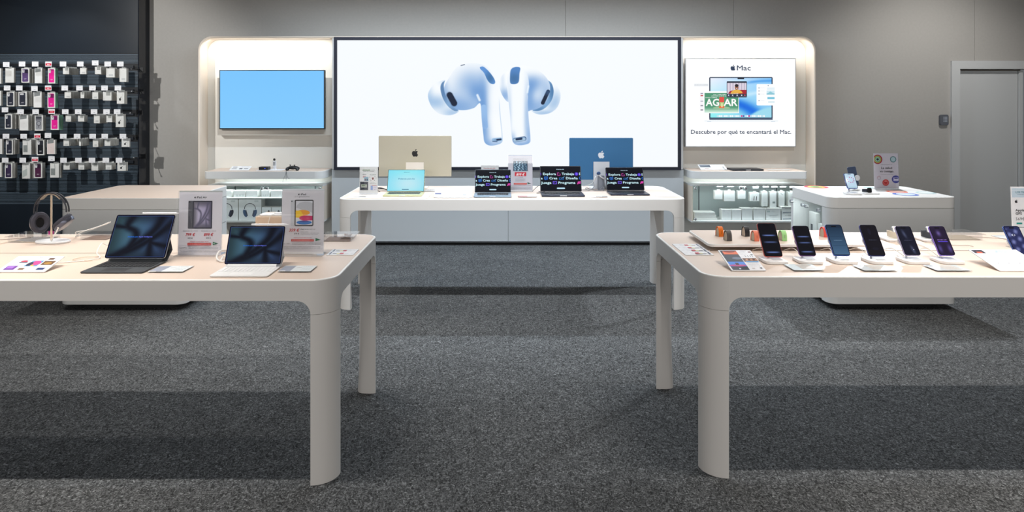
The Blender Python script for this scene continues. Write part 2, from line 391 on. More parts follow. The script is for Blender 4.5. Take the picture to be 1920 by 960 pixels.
for a, b_ in ((-1.80, X_(953, 7.2) - .0015), (X_(953, 7.2) + .0015, 1.91)): cb.box(((a + b_) / 2, 7.345, .4155), (b_ - a, .29, .765), GREYP)
cb.build('base_panel', mw)
MB().box((.055, .06, .0165), (3.70, .25, .033), BLACKM).build('plinth', mw)
pr = MB(); pr.M = Matrix.Translation((0, -7.3, 0)); pr.box((.055, 7.345, 1.495), (3.70, .29, 1.38), SHELLW); pr.build('screen_backing', mw)
MB().box((.055, -.102, .040), (3.70, .004, .014), STEEL).build('kick_trim', mw)
# strip lights concealed at the top of each recess, and those under each shelf
area((U0 - 1.8) / 2, 7.27, UT - .035, 1.25, .03, 4.4, (1, .97, .92), (R(14), 0, 0))
area((U1 + 1.91) / 2, 7.27, UT - .035, 1.25, .03, 4.4, (1, .97, .92), (R(14), 0, 0))

# ---------------------------------------------------------------- earbud picture for the big screen
def sst(e0, e1, x): t_ = np.clip((x - e0) / (e1 - e0), 0, 1); return t_ * t_ * (3 - 2 * t_)
def e_(X, Y, cx, cy, rx, ry, ang=0):
    a = R(ang); dx, dy = X - cx, Y - cy; u = dx * math.cos(a) + dy * math.sin(a); v = -dx * math.sin(a) + dy * math.cos(a)
    return (np.sqrt((u / rx) ** 2 + (v / ry) ** 2) - 1) * min(rx, ry)
def cap_(X, Y, x0, y0, x1, y1, r0_, r1_=None):
    r1_ = r0_ if r1_ is None else r1_; dx, dy = x1 - x0, y1 - y0; tt = np.clip(((X - x0) * dx + (Y - y0) * dy) / (dx * dx + dy * dy), 0, 1)
    return np.sqrt((X - x0 - tt * dx) ** 2 + (Y - y0 - tt * dy) ** 2) - (r0_ + (r1_ - r0_) * tt)
def gs(X, Y, cx, cy, sx, sy): return np.exp(-(((X - cx) / sx) ** 2 + ((Y - cy) / sy) ** 2))
def over(img, sd, col, soft=3.0, a=1.0):
    m = (sst(soft, -soft, sd) * a)[..., None] if np.isscalar(a) else (sst(soft, -soft, sd) * a)[..., None]
    return img * (1 - m) + np.asarray(col) / (255.0 if np.isscalar(col) is False and np.max(col) > 2 else 1.0) * m
def shade(X, Y, blobs, base=(250, 253, 255), deep=(80, 134, 202)):
    v = np.zeros_like(X)
    for cx, cy, sx, sy, w in blobs: v = v + w * gs(X, Y, cx, cy, sx, sy)
    v = (1 - np.exp(-1.15 * np.clip(v, 0, 3)))[..., None]; return (np.array(base) * (1 - v) + np.array(deep) * v) / 255.0
def poly_sd(X, Y, pts):
    d = np.full(X.shape, 1e9); ins = np.zeros(X.shape, bool); n = len(pts)
    for i in range(n):
        (x0, y0), (x1, y1) = pts[i], pts[(i + 1) % n]; dx, dy = x1 - x0, y1 - y0
        tt = np.clip(((X - x0) * dx + (Y - y0) * dy) / (dx * dx + dy * dy + 1e-9), 0, 1); d = np.minimum(d, np.hypot(X - x0 - tt * dx, Y - y0 - tt * dy))
        c_ = ((y0 > Y) != (y1 > Y)) & (X < (x1 - x0) * (Y - y0) / (y1 - y0 + 1e-9) + x0); ins ^= c_
    return np.where(ins, -d, d)
def sp(pts, k=8):
    q = smooth_path([(x, y, 0) for x, y in pts] + [(pts[0][0], pts[0][1], 0)], k); return [(a, b_) for a, b_, _ in q[:-1]]
def earbuds(X, Y):
    img = np.ones(X.shape + (3,)) * (np.array([247, 251, 255]) / 255.0)
    # ---- left bud: silicone tip, body + stem as one outline
    tip = poly_sd(X, Y, sp([(255, 288), (170, 318), (115, 390), (108, 450), (140, 530), (200, 588), (275, 606), (340, 598), (385, 565), (330, 520), (270, 440), (240, 360)]))
    img = over(img, tip, shade(X, Y, [(180, 490, 95, 60, .62), (330, 585, 90, 45, .55), (110, 430, 40, 90, .35), (270, 300, 60, 40, .25)], deep=(96, 150, 208)))
    img = over(img, poly_sd(X, Y, sp([(262, 290), (228, 318), (218, 370), (240, 455), (285, 525), (345, 570), (380, 560), (330, 500), (268, 410), (250, 340)])), shade(X, Y, [(240, 380, 60, 130, .9), (340, 560, 60, 40, .5)], base=(150, 186, 222), deep=(60, 100, 150)))
    img = over(img, np.abs(poly_sd(X, Y, sp([(262, 290), (228, 318), (218, 370), (240, 455), (285, 525), (345, 570), (380, 560), (330, 500), (268, 410), (250, 340)]))) - 2, [235, 245, 252], 2, .5)
    st = poly_sd(X, Y, sp([(300, 262), (360, 180), (450, 140), (560, 140), (650, 178), (712, 262), (745, 400), (760, 600), (778, 790), (772, 850), (720, 874), (660, 878), (618, 850), (606, 780), (592, 640), (578, 500), (520, 540), (430, 560), (350, 545), (285, 470), (252, 360)]))
    img = over(img, st, shade(X, Y, [(500, 330, 130, 120, .70), (540, 400, 55, 70, .65), (440, 540, 170, 90, .75), (300, 520, 110, 120, .55), (600, 480, 45, 190, .75), (620, 780, 50, 130, .7), (690, 872, 100, 45, .85), (605, 620, 30, 220, .5), (250, 400, 40, 120, .5)]))
    img = over(img, st, [252, 254, 255], 3, .55 * gs(X, Y, 700, 560, 45, 330)); img = over(img, np.abs(st + 3) - 3, [120, 165, 215], 5, .45 * sst(420, 560, Y))
    img = over(img, cap_(X, Y, 552, 425, 572, 470, 10), [235, 245, 254], 6, .9)
    img = over(img, cap_(X, Y, 302, 424, 343, 498, 26), [26, 34, 52]); img = over(img, cap_(X, Y, 300, 424, 341, 498, 31) , [26, 40, 66], 6, .35)
    img = over(img, poly_sd(X, Y, sp([(575, 172), (605, 168), (650, 205), (695, 262), (713, 305), (700, 325), (668, 318), (640, 285), (612, 225), (578, 188)])), shade(X, Y, [(665, 270, 40, 50, .9)], base=(96, 148, 214), deep=(52, 98, 140)))
    img = over(img, cap_(X, Y, 610, 535, 622, 706, 25), shade(X, Y, [(600, 690, 40, 60, .4)], base=(150, 188, 232), deep=(110, 150, 205)))
    img = over(img, cap_(X, Y, 404, 158, 436, 149, 3), [44, 62, 92]); img = over(img, cap_(X, Y, 698, 830, 760, 824, 17), shade(X, Y, [(720, 830, 20, 12, .3)], base=(160, 196, 230), deep=(40, 70, 110)))
    img = over(img, cap_(X, Y, 730, 828, 762, 824, 8), [30, 48, 80]); img = over(img, cap_(X, Y, 690, 842, 730, 845, 3), [50, 74, 112])
    # ---- right bud
    img = over(img, poly_sd(X, Y, sp([(830, 210), (780, 240), (752, 300), (756, 370), (785, 440), (832, 486), (870, 420), (880, 300)])), shade(X, Y, [(800, 430, 50, 60, .8), (780, 300, 20, 80, .15)]))
    tip = poly_sd(X, Y, sp([(1195, 292), (1255, 325), (1297, 390), (1300, 460), (1272, 535), (1215, 582), (1140, 600), (1080, 592), (1040, 562), (1120, 540), (1190, 470), (1215, 380)]))
    img = over(img, tip, shade(X, Y, [(1260, 470, 50, 80, .5), (1150, 590, 120, 30, .6), (1215, 520, 50, 50, .3)], deep=(96, 150, 208)))
    img = over(img, poly_sd(X, Y, sp([(1190, 292), (1222, 320), (1240, 390), (1222, 470), (1170, 535), (1110, 566), (1050, 562), (1120, 520), (1180, 440), (1205, 360)])), shade(X, Y, [(1230, 380, 30, 110, .9), (1110, 560, 60, 30, .6)], base=(130, 172, 214), deep=(58, 104, 152)))
    body = poly_sd(X, Y, sp([(900, 172), (980, 160), (1080, 190), (1160, 250), (1205, 330), (1200, 420), (1160, 500), (1100, 545), (1040, 560), (1000, 558), (1000, 400), (900, 300)]))
    img = over(img, body, shade(X, Y, [(1040, 340, 70, 70, .75), (1060, 540, 150, 90, .8), (1180, 400, 60, 110, .5), (1020, 430, 40, 110, .7), (1080, 300, 90, 60, .35)]))
    st = poly_sd(X, Y, sp([(850, 195), (900, 170), (960, 180), (1003, 240), (1018, 340), (1004, 420), (1012, 600), (1030, 800), (1024, 852), (980, 872), (920, 876), (880, 858), (862, 800), (846, 600), (826, 420), (818, 280)]))
    img = over(img, st, shade(X, Y, [(838, 600, 22, 240, .28), (1015, 560, 30, 260, .42), (990, 640, 20, 240, .22), (950, 874, 100, 34, .85), (1020, 800, 24, 90, .5), (872, 830, 25, 60, .5)], base=(248, 252, 255)))
    img = over(img, cap_(X, Y, 1012, 345, 1003, 400, 8), [236, 246, 254], 8, .9)
    img = over(img, poly_sd(X, Y, sp([(870, 178), (905, 170), (938, 180), (932, 230), (926, 300), (905, 322), (870, 326), (848, 312), (846, 250), (852, 200)])), shade(X, Y, [(885, 275, 50, 45, .9)], base=(84, 134, 196), deep=(60, 104, 146)))
    img = over(img, cap_(X, Y, 1190, 392, 1142, 494, 17), shade(X, Y, [(1190, 400, 30, 30, .7)], base=(24, 34, 54), deep=(70, 110, 160)))
    img = over(img, cap_(X, Y, 892, 830, 974, 817, 20), shade(X, Y, [(930, 822, 40, 14, .4)], base=(60, 92, 136), deep=(150, 190, 225)))
    img = over(img, cap_(X, Y, 890, 832, 972, 820, 15), [190, 218, 240], 3, .8); img = over(img, cap_(X, Y, 905, 824, 950, 818, 9), [26, 44, 74])
    return img
ls = thing('wall_screen', 'huge black-framed screen showing a pair of white earbuds on a bright background', 'screen', (X_(951.5, 7.16), 7.199, Z_(319, 7.16)))
SW, SH = (1277 - 626) * 7.16 / F, (319 - 69.5) * 7.16 / F
b = MB(); bz = .031; NAVY = mat('navy_black_bezel', C(20, 26, 44), .35)
for cx, cz, w_, h_ in ((0, bz / 2, SW, bz), (0, SH - bz / 2, SW, bz), (-SW / 2 + bz / 2, SH / 2, bz, SH - 2 * bz), (SW / 2 - bz / 2, SH / 2, bz, SH - 2 * bz)): b.box((cx, -.02, cz), (w_, .04, h_), NAVY)
b.build('bezel', ls); MB().box((0, -.012, SH / 2), (SW - 2 * bz - .001, .02, SH - 2 * bz - .001), BLACK).build('display_panel', ls)
iw, ih = SW - 2 * bz - .002, SH - 2 * bz - .002; sx = F / 7.16
bx0 = 951.5 - iw / 2 * sx; by1 = 319 - bz * sx; f = Flat(iw, ih, (bx0, by1 - ih * sx, bx0 + iw * sx, by1), .0002)
c0 = C(247, 251, 255); gx0, gx1, gy0, gy1 = 800.0, 1054.0, 115.0, 276.0
f.rect(f.b[0], f.b[1], gx0, f.b[3], c0); f.rect(gx1, f.b[1], f.b[2], f.b[3], c0, False); f.rect(gx0, f.b[1], gx1, gy0, c0, False); f.rect(gx0, gy1, gx1, f.b[3], c0, False)
f.k -= 1; f.grid(gx0, gy0, gx1, gy1, 380, 240, lambda X, Y: earbuds((X - 780) * 4.8, (Y - 90) * 4.8)); f.build('screen_picture', LEDWALL, ls, (0, -.0225, bz + .001))

# ---------------------------------------------------------------- television in the left recess
tv = thing('television', 'flat television showing plain light blue, in the left recess of the wall unit', 'television', (X_(510, 7.27), UB - .001, Z_(242.5, 7.27)))
TW, TH = (609 - 411) * 7.27 / F, (242.5 - 131) * 7.27 / F
b = MB(); b.M = Matrix.Translation((0, -.13, 0)) @ Matrix.Rotation(R(90), 4, 'X'); b.slab((0, TH / 2, -.04), TW, TH, .04, .006, BLACK, .003); b.build('television_body', tv)
f = Flat(TW - .02, TH - .022); f.rect(0, 0, 1, 1, C(127, 200, 255)); f.grid(0, 0, 1, 1, 20, 12, lambda X, Y: np.stack([.485 + .03 * Y, .775 + .02 * Y, 1 + 0 * X], -1)); f.build('screen_picture', SCREEN, tv, (0, -.1305, .013))
b = MB().box((.03, -.045, TH / 2 - .075), (1.255, .088, .615), mat('bracket_panel', C(206, 199, 188), .6)); b.build('mounting_panel', tv)
# ---------------------------------------------------------------- lightbox in the right recess
LW, LH = (1492.5 - 1285) * 7.28 / F, (275.5 - 109) * 7.28 / F
lb = thing('lightbox_sign', 'glowing white sign with a laptop picture, in the right recess of the wall unit', 'sign', (X_(1388.7, 7.28), UB - .001, Z_(275.5, 7.28)))
b = MB(); b.M = Matrix.Translation((0, -.12, 0)) @ Matrix.Rotation(R(90), 4, 'X'); b.slab((0, LH / 2, -.07), LW, LH, .07, .003, ALU, .002); b.build('sign_frame', lb)
MB().box((.0, -.024, LH / 2 - .045), (LW + .02, .046, LH - .0), mat('bracket_panel', C(206, 199, 188), .6)).build('mounting_panel', lb)
f = Flat(LW - .014, LH - .014, (38, 52, 1134, 934), .0001); NV = C(42, 58, 84)
f.rect(38, 52, 1134, 934, C(253, 254, 255))
f.logo(508, 142, 58, NV); f.text('Mac', 548, 168, 49, NV, 138, 'l', .018); f.text('Descubre por qu\u00e9 te encantar\u00e1 el Mac.', 88, 808, 40, NV, 1004, 'l', .018)
f.rrect(270, 236, 906, 668, 12, C(34, 52, 78)); f.rect(272, 650, 906, 668, C(70, 86, 112)); f.rect(222, 676, 960, 682, C(220, 232, 240)); f.rect(250, 682, 290, 687, C(190, 205, 218)); f.rect(890, 682, 930, 687, C(190, 205, 218))
def deskpic(X, Y):
    u, v = (X - 282) / 612, (Y - 246) / 398; base = np.stack([.55 + .38 * (1 - u) * (1 - v) + 0 * u, .80 + .14 * (1 - u), .95 + .04 * (1 - v)], -1)
    d = np.sqrt((u - .1) ** 2 + (v - 1.35) ** 2); w1 = np.exp(-((d - .78) / .13) ** 2)[..., None]; base = base * (1 - w1) + np.array([.05, .42, .88]) * w1
    d2 = np.sqrt((u - 1.1) ** 2 + (v - 1.3) ** 2); w2 = sst(.60, .54, d2)[..., None]; base = base * (1 - w2) + np.array([.62, .86, .94]) * w2
    w3 = np.exp(-((v - .05 - .30 * (1 - u) ** 2 - .02) / .035) ** 2)[..., None] * sst(.5, .7, u)[..., None]; base = base * (1 - .5 * w3) + np.array([.05, .45, .85]) * .5 * w3
    w4 = np.exp(-((v - .42 + .30 * (u - .6)) / .05) ** 2)[..., None] * .6; return base * (1 - w4) + np.array([.85, .95, 1.0]) * w4
f.grid(282, 246, 894, 644, 90, 58, deskpic); f.rrect(554, 240, 620, 258, 4, C(20, 28, 42))
for i in range(26): f.rrect(346 + 18.6 * i, 620, 361 + 18.6 * i, 638, 3, [C(250, 250, 250), C(200, 225, 240), C(250, 250, 250), C(220, 60, 130), C(90, 90, 160)][(0 if i not in (13, 14, 17, 18) else (3 if i % 2 else 4)) if i % 3 else 1])
f.rect(118, 303, 262, 330, C(232, 236, 240)); f.small(122, 312, 256, 7, C(188, 190, 196), 3); f.rect(176, 392, 212, 575, C(246, 244, 248)); 
for y_, c_ in ((396, (150, 150, 170)), (418, (200, 70, 80)), (474, (190, 190, 200)), (518, (150, 150, 160)), (562, (120, 120, 130))): f.rect(182, y_, 208, y_ + 12, C(*c_))
f.rect(212, 378, 568, 600, C(250, 252, 252)); f.grid(222, 396, 562, 594, 20, 20, lambda X, Y: np.stack([.30 + .5 * sst(.68, 1, (Y - 396) / 198), .58 + .33 * sst(.68, 1, (Y - 396) / 198), .44 + .4 * sst(.68, 1, (Y - 396) / 198)], -1))
f.small(310, 410, 440, 9, C(235, 240, 235), 5); f.small(290, 424, 440, 7, C(225, 235, 228), 6); f.small(232, 440, 345, 8, C(235, 240, 235), 7)
f.ell(392, 548, 86, 15, C(150, 190, 150)); f.text('AG', 234, 526, 70, C(252, 252, 250), 134, 'l', .035); f.text('AR', 414, 526, 70, C(252, 252, 250), 138, 'l', .035)
f.rect(370, 438, 418, 490, C(226, 78, 66)); f.rect(374, 490, 416, 528, C(176, 206, 130)); f.rect(366, 528, 420, 548, C(232, 110, 66)); f.rect(390, 500, 402, 540, C(240, 232, 180))
f.rrect(444, 278, 646, 442, 8, C(40, 46, 62)); f.grid(448, 296, 640, 406, 24, 12, lambda X, Y: np.stack([.82 + .1 * np.sin(X * .22), .78 + .1 * np.sin(X * .22), .84 + .08 * np.sin(X * .22)], -1))
f.ell(505, 405, 45, 34, C(168, 30, 44), 20, 180, 360); f.rect(560, 366, 640, 406, C(168, 30, 44)); f.ell(543, 405, 60, 42, C(232, 178, 70), 24, 180, 360); f.ell(543, 340, 18, 26, C(150, 96, 72)); f.ell(543, 322, 19, 14, C(40, 28, 28)); f.ell(543, 352, 7, 3, C(240, 232, 226))
f.rect(444, 406, 646, 434, C(40, 46, 62))
for i, x_ in enumerate((462, 503, 548, 593, 625)): f.ell(x_, 420, 7, 7, C(205, 214, 230) if i < 4 else C(220, 80, 100)); f.small(x_ - 14, 431, x_ + 14, 4, C(150, 160, 180), i)
f.rrect(742, 308, 930, 522, 10, C(252, 253, 254)); f.ell(858, 322, 5, 6, C(120, 140, 160))
for y_ in (346, 376, 408, 474): f.ell(766, y_, 5, 5, C(90, 110, 140)); f.small(776, y_ - 3, 820, 5, C(214, 222, 230), y_)
f.rect(846, 342, 922, 366, C(226, 240, 246)); f.grid(842, 372, 922, 414, 20, 10, lambda X, Y: np.where(((Y - 392) > 8 * np.sin(X / 11.0))[..., None], np.array([.55, .78, .84]), np.array([.80, .91, .95]))); f.rect(850, 438, 922, 460, C(120, 196, 220)); f.rect(858, 484, 922, 490, C(150, 205, 220))
f.build('sign_picture', LIGHTBOX, lb, (0, -.1205, .007))

# ---------------------------------------------------------------- shelves and glazed cabinets of the recesses
def wall_shelf(x0, x1, lab, rl, rr_):
    t_ = thing('wall_shelf', lab, 'shelf', ((x0 + x1) / 2, UB, .80)); w = x1 - x0
    b = MB(); b.slab((0, -.2, -.078), w, .398, .076, (rr_, .001, .001, rl), SHELLW, .003, 8); b.build('shelf_board', t_)
    b = MB(); b.slab((0, -.2, -.0018), w - .02, .385, .0018, (rr_ - .008, .001, .001, max(rl - .008, .001)), TOPM, 0, 8); b.build('shelf_top', t_)
wall_shelf(-3.06, -1.835, 'cream floating shelf under the television, holding a small black box and a game pad', .03, .10)
wall_shelf(1.945, 3.13, 'cream floating shelf under the glowing sign, holding a closed laptop', .10, .03)
def glass_cabinet(x0, x1, lab, midshelf, split):
    w = x1 - x0; zt, zb, yf = .652, .263, 7.08; h = zt - zb; dep = UB - yf; g = .014
    t_ = thing('glass_cabinet', lab, 'display cabinet', ((x0 + x1) / 2, UB, zb)); b = MB()
    b.box((0, -dep / 2, g / 2), (w, dep - .002, g), SHELLW); b.box((0, -dep / 2, h - g / 2), (w, dep - .002, g), SHELLW)
    b.box((-w / 2 + g / 2, -dep / 2, h / 2), (g, dep - .002, h - 2 * g), CREAMF); b.box((w / 2 - g / 2, -dep / 2, h / 2), (g, dep - .002, h - 2 * g), CREAMF); b.build('cabinet_body', t_)
    MB().box((0, -.006, h / 2), (w - 2 * g, .008, h - 2 * g), mat('cabinet_back', C(186, 200, 200), .5)).build('cabinet_back', t_)
    for q in (-.36, .36): MB().box((q * w, -.012, h / 2 + .02), (.012, .006, h * .74), mat('slot_rail', C(88, 98, 104), .5)).build('slot_rail', t_)
    if midshelf: MB().box((midshelf[0], -dep / 2 + .01, midshelf[1]), (midshelf[2], dep - .05, .012), SHELLW).build('inner_shelf', t_)
    a = -w / 2
    for (q0, q1, lf) in ((a + .004, split, 0), (split + .002, w / 2 - .004, 1)):
        p_ = MB().box(((q0 + q1) / 2, -dep - .004, h / 2), (q1 - q0, .005, h - .006), GLASS).build('glass_door', t_)
        for kx, kz in (((q0 + .03, h - .035), (q0 + .03, .035), (q1 - .026, h - .035)) if not lf else ((q0 + .026, h - .035), (q1 - .03, h - .035), (q1 - .03, .035))):
            kn = MB(); kn.cyl((kx, -dep - .007, kz), (kx, -dep - .016, kz), .014, STEEL); kn.ball((kx, -dep - .016, kz), .012, STEEL, 1, .5, 1, 14, 8); kn.build('door_lock', p_)
    area((x0 + x1) / 2, yf + .06, zt - g - .006, w - .1, .02, 3.0, (.86, .97, 1), (R(-18), 0, 0))
    area((x0 + x1) / 2, UB - .1, .80 - .082, w - .15, .03, .7, (.86, .97, 1), (R(10), 0, 0))
    return t_
gl = glass_cabinet(-3.06, -1.857, 'lit glass-fronted cabinet below the television shelf, with boxed headphones inside', (0, .245, 1.17), -.005)
gr_ = glass_cabinet(1.963, 3.13, 'lit glass-fronted cabinet below the glowing sign, with white hanging packs inside', None, -.055)

# ================================================================ tables
def ftable(lab, x0, x1, y0, y1, groove=None, H=.80, Rr=.095, F_=.055):
    w, d = x1 - x0, y1 - y0; t_ = thing('display_table', lab, 'table', ((x0 + x1) / 2, (y0 + y1) / 2, 0)); zA, zS, th = H - .082, .665, .022
    P = []   # (x, y, nx, ny, zbottom)
    for (sx, sy, a0) in ((1, -1, -90), (1, 1, 0), (-1, 1, 90), (-1, -1, 180)):
        cx, cy = sx * (w / 2 - Rr), sy * (d / 2 - Rr)
        for k in range(13):
            a = R(a0 + 90 * k / 12); P.append((cx + Rr * math.cos(a), cy + Rr * math.sin(a), math.cos(a), math.sin(a), zS))
        a = R(a0 + 90); nx, ny = math.cos(a), math.sin(a); ex, ey = cx + Rr * nx, cy + Rr * ny; tx, ty = -ny, nx
        L_ = (d if abs(tx) < .5 else w) - 2 * Rr
        for q in [F_ * (1 - math.cos(R(90 * k / 9))) for k in range(1, 10)]:
            z = zS + math.sqrt(max(F_ ** 2 - (F_ - q) ** 2, 0)) * (zA - zS) / F_; P.append((ex + tx * q, ey + ty * q, nx, ny, z))
        for q in [L_ - F_ * (1 - math.cos(R(90 * k / 9))) for k in range(9, 0, -1)]:
            z = zS + math.sqrt(max(F_ ** 2 - (F_ - (L_ - q)) ** 2, 0)) * (zA - zS) / F_; P.append((ex + tx * q, ey + ty * q, nx, ny, z))
    def ring(off, zf): return [(x - nx * off, y - ny * off, zf(zb)) for x, y, nx, ny, zb in P]
    rings = [ring(.011, lambda z: H - .0015), ring(.010, lambda z: H), ring(.004, lambda z: H), ring(.0012, lambda z: H - .0012), ring(0, lambda z: H - .004), ring(0, lambda z: z), ring(th, lambda z: z), ring(th, lambda z: H - .02)]
    m = MB(); m.loft(rings[:5], RIM, False, False); m.loft(rings[4:], WHITE, False, False); m.build('apron', t_)
    m = MB(); m.slab((0, 0, H - .0185), w - .0225, d - .0225, .018, Rr - .011, TOPM, 0, 10); m.build('tabletop', t_)
    for (sx, sy, a0) in ((1, -1, -90), (1, 1, 0), (-1, 1, 90), (-1, -1, 180)):
        cx, cy = sx * (w / 2 - Rr), sy * (d / 2 - Rr); m = MB(); rings = []
        for i in range(9):
            u = i / 8; z = (zS - .0012) * (1 - u); rg = []
            for k in range(13): a = R(a0 + 90 * k / 12); rg.append((cx + Rr * math.cos(a), cy + Rr * math.sin(a), z))
            for k in range(12, -1, -1):
                a = R(a0 + 90 * k / 12); ra = Rr - th; q = k / 12; e = u ** .8; rb = Rr - .012; c0, s0, c1, s1 = math.cos(R(a0)), math.sin(R(a0)), math.cos(R(a0 + 90)), math.sin(R(a0 + 90))
                p0, p1 = rb * (1 - q) ** 2.6 - .004, rb * q ** 2.6 - .004
                rg.append((cx + ra * math.cos(a) * (1 - e) + e * (p0 * c0 + p1 * c1), cy + ra * math.sin(a) * (1 - e) + e * (p0 * s0 + p1 * s1), z))
            rings.append(rg)
        m.loft(rings, WHITE); m.build('leg', t_, smooth=50)
    if groove:
        for gy, gx0, gx1 in groove: MB().box(((gx0 + gx1) / 2 - (x0 + x1) / 2, gy - (y0 + y1) / 2, H + .0003), (gx1 - gx0, .004, .0006), mat('groove_shadow_gap', C(120, 104, 92), .7)).build('cable_slot', t_)
    return t_
ftable('long white table on the left with a pale wood top, carrying tablets and headphones', -3.15, -.652, 2.655, 3.60, [(3.137, -3.0, -.80)])
ftable('long white table on the right with a pale wood top, carrying the row of phones', .803, 3.30, 2.705, 3.655, [(3.19, .97, 3.1)])
ftable('long white table in the middle at the back, standing before the huge screen', -1.195, 1.335, 4.93, 5.745)

# ---------------------------------------------------------------- the two storage islands
def island_left():
    x0, x1, y0, y1, H = -3.19, -2.28, 4.9, 5.70, .812; w, d = x1 - x0, y1 - y0
    t_ = thing('storage_island', 'big closed grey-white counter behind the left table, its wooden top empty', 'counter', ((x0 + x1) / 2, (y0 + y1) / 2, 0))
    MB().slab((0, 0, 0), w - .16, d - .16, .0455, .08, BLACKM).build('plinth', t_)
    MB().slab((0, 0, .046), w, d, .681, .07, SHELLW, .004, 10).build('counter_body', t_)
    MB().slab((0, 0, .729), w, d, .082, .07, RIM, .003, 10).build('counter_frame', t_)
    MB().slab((0, 0, .8112), w - .02, d - .02, .0012, .06, TOPM, 0, 10).build('countertop', t_)
    s = MB()
    for z in (.30, .52): s.box((w / 2 + .0002, .03, z), (.0006, d - .2, .003), DKMETAL)
    s.build('drawer_gap', t_)
island_left()
def island_right():
    x0, x1, y0, y1, H = 2.356, 3.290, 4.92, 5.60, .815; w, d = x1 - x0, y1 - y0; cx, cy = (x0 + x1) / 2, (y0 + y1) / 2
    t_ = thing('storage_island', 'white counter with glass doors on its side and a health poster on top', 'counter', (cx, cy, 0))
    MB().slab((0, 0, 0), w - .16, d - .16, .0455, .08, BLACKM).build('plinth', t_)
    q = [(x, y) for x, y in rr(w, d, .07, 10)]
    # footprint with a deep niche on the left side
    ya, yb, xi = -d / 2 + .115, d / 2 - .03, -w / 2 + .26
    right = [p for p in q if True]; n = len(right); pts = []
    for x, y in right:
        if x < -w / 2 + .0705 and y > d / 2 - .0705 and x < -w / 2 + .001: pass
        pts.append((x, y))
    k = max(range(n), key=lambda i: (-pts[i][0], pts[i][1]))      # last point of the back-left arc
    pts = pts[:k + 1] + [(-w / 2, yb), (xi, yb), (xi, ya), (-w / 2, ya)] + pts[k + 1:]
    pts = [p for i, p in enumerate(pts) if p != pts[i - 1]]
    MB().prism([(x, min(y, d / 2)) for x, y in sorted_loop(pts)], .046, .733, SHELLW).build('counter_body', t_)
    MB().slab((0, 0, .046), w - .02, d - .02, .02, .07, SHELLW, .003, 10).build('counter_bottom', t_)
    MB().slab((0, 0, .735), w, d, .079, .07, RIM, .003, 10).build('counter_frame', t_)
    MB().slab((0, 0, .8142), w - .02, d - .02, .0012, .06, mat('white_top', C(236, 234, 230), .35), 0, 10).build('countertop', t_)
    MB().box((xi - .004, (ya + yb) / 2, .40), (.006, yb - ya - .01, .64), mat('cabinet_back', C(176, 192, 190), .5)).build('niche_back', t_)
    ym = (ya + yb) / 2
    for a, b_ in ((ya + .003, ym - .002), (ym + .002, yb - .003)):
        g = MB().box((-w / 2 + .004, (a + b_) / 2, .40), (.005, b_ - a, .655), GLASS).build('glass_door', t_)
        for ky in (a + .03, b_ - .03): kn = MB(); kn.cyl((-w / 2 + .001, ky, .70), (-w / 2 - .022, ky, .70), .013, STEEL); kn.build('door_lock', g)
    MB().box((xi - .06, ym, .40), (.02, .02, .66), STEEL).build('niche_post', t_)
    MB().box((xi - .12, (ya + yb) / 2, .33), (.23, yb - ya - .02, .01), SHELLW).build('niche_shelf', t_)
    return cx, cy, w, d, ya, yb, xi
def sorted_loop(p): return p
ICX, ICY, IW, ID, IYA, IYB, IXI = island_right()
area(ICX - IW / 2 + .06, ICY + .05, .728, .03, .4, .9, (.88, .97, 1), (0, R(20), 0))
for i, (yy, zz, hh, ww, lb_) in enumerate(((-.10, .34, .27, .11, 'white retail pack standing on the inner shelf, nearest the rounded front corner'), (.03, .34, .22, .08, 'white retail pack standing on the inner shelf beside the middle post'), (.16, .34, .29, .13, 'white retail pack standing on the inner shelf, deepest of the three behind glass'))):
    p_ = thing('retail_pack', lb_, 'package', (ICX + IXI - .13, ICY + yy + .02, zz - .0045)); b = MB(); b.slab((0, 0, 0), .03, ww, hh, .004, CARD, .002); b.build('carton', p_)
    b = MB(); b.box((-.0155, ww * .1, hh * .5), (.0008, ww * .25, hh * .35), DKMETAL); b.build('printed_mark', p_)

# ================================================================ dark accessory wall on the left
NAVYW = mat('dark_gloss_panel', C(26, 34, 43), .30, coat=.3)
NAVYS = mat('dark_slat', C(80, 94, 106), .34); NAVYB = mat('slat_backing', C(14, 18, 24), .6)
AX1, AYF = X_(262.5, 7.3), 7.30
aw = thing('accessory_wall', 'dark navy slatted display wall at the left edge, hung with phone cases', 'display wall', (-5.2, 7.4, 0))
m = MB(); m.M = Matrix.Translation((5.2, -7.4, 0)); SZ0, SZ1 = .42, 2.035
m.box(((-6.6 + AX1) / 2 - .006, 7.404, (3.1 + SZ1) / 2), (AX1 + 6.6 - .012, .19, 3.1 - SZ1), NAVYW); m.box(((-6.6 + AX1) / 2 - .006, 7.404, SZ0 / 2), (AX1 + 6.6 - .012, .19, SZ0), NAVYW)
m.build('gloss_panel', aw)
m = MB(); m.M = Matrix.Translation((5.2, -7.4, 0)); m.box((AX1 - .006, 7.39, 1.55), (.012, .218, 3.1), mat('dark_gloss_edge', C(22, 27, 36), .15)); m.build('edge_trim', aw)
RAILZ = [Z_(y, 7.3) for y in (127, 172, 215, 261, 305)]
strips = []; prof = [(7.496, SZ0)]; z = SZ0; n = int((SZ1 - SZ0) / .0149)
for i in range(n):
    z0 = SZ0 + i * .0149
    if any(r - .03 < z0 < r + .045 for r in RAILZ): prof += [(7.314, z0), (7.314, z0 + .0149)]
    else: strips.append(z0)
prof += [(7.314, SZ1), (7.496, SZ1)]
m = MB(); m.M = Matrix.Translation((5.2, -7.4, 0)); m.loft([[(-6.6, y, z) for y, z in prof], [(AX1 - .0125, y, z) for y, z in prof]], NAVYB, False, False)
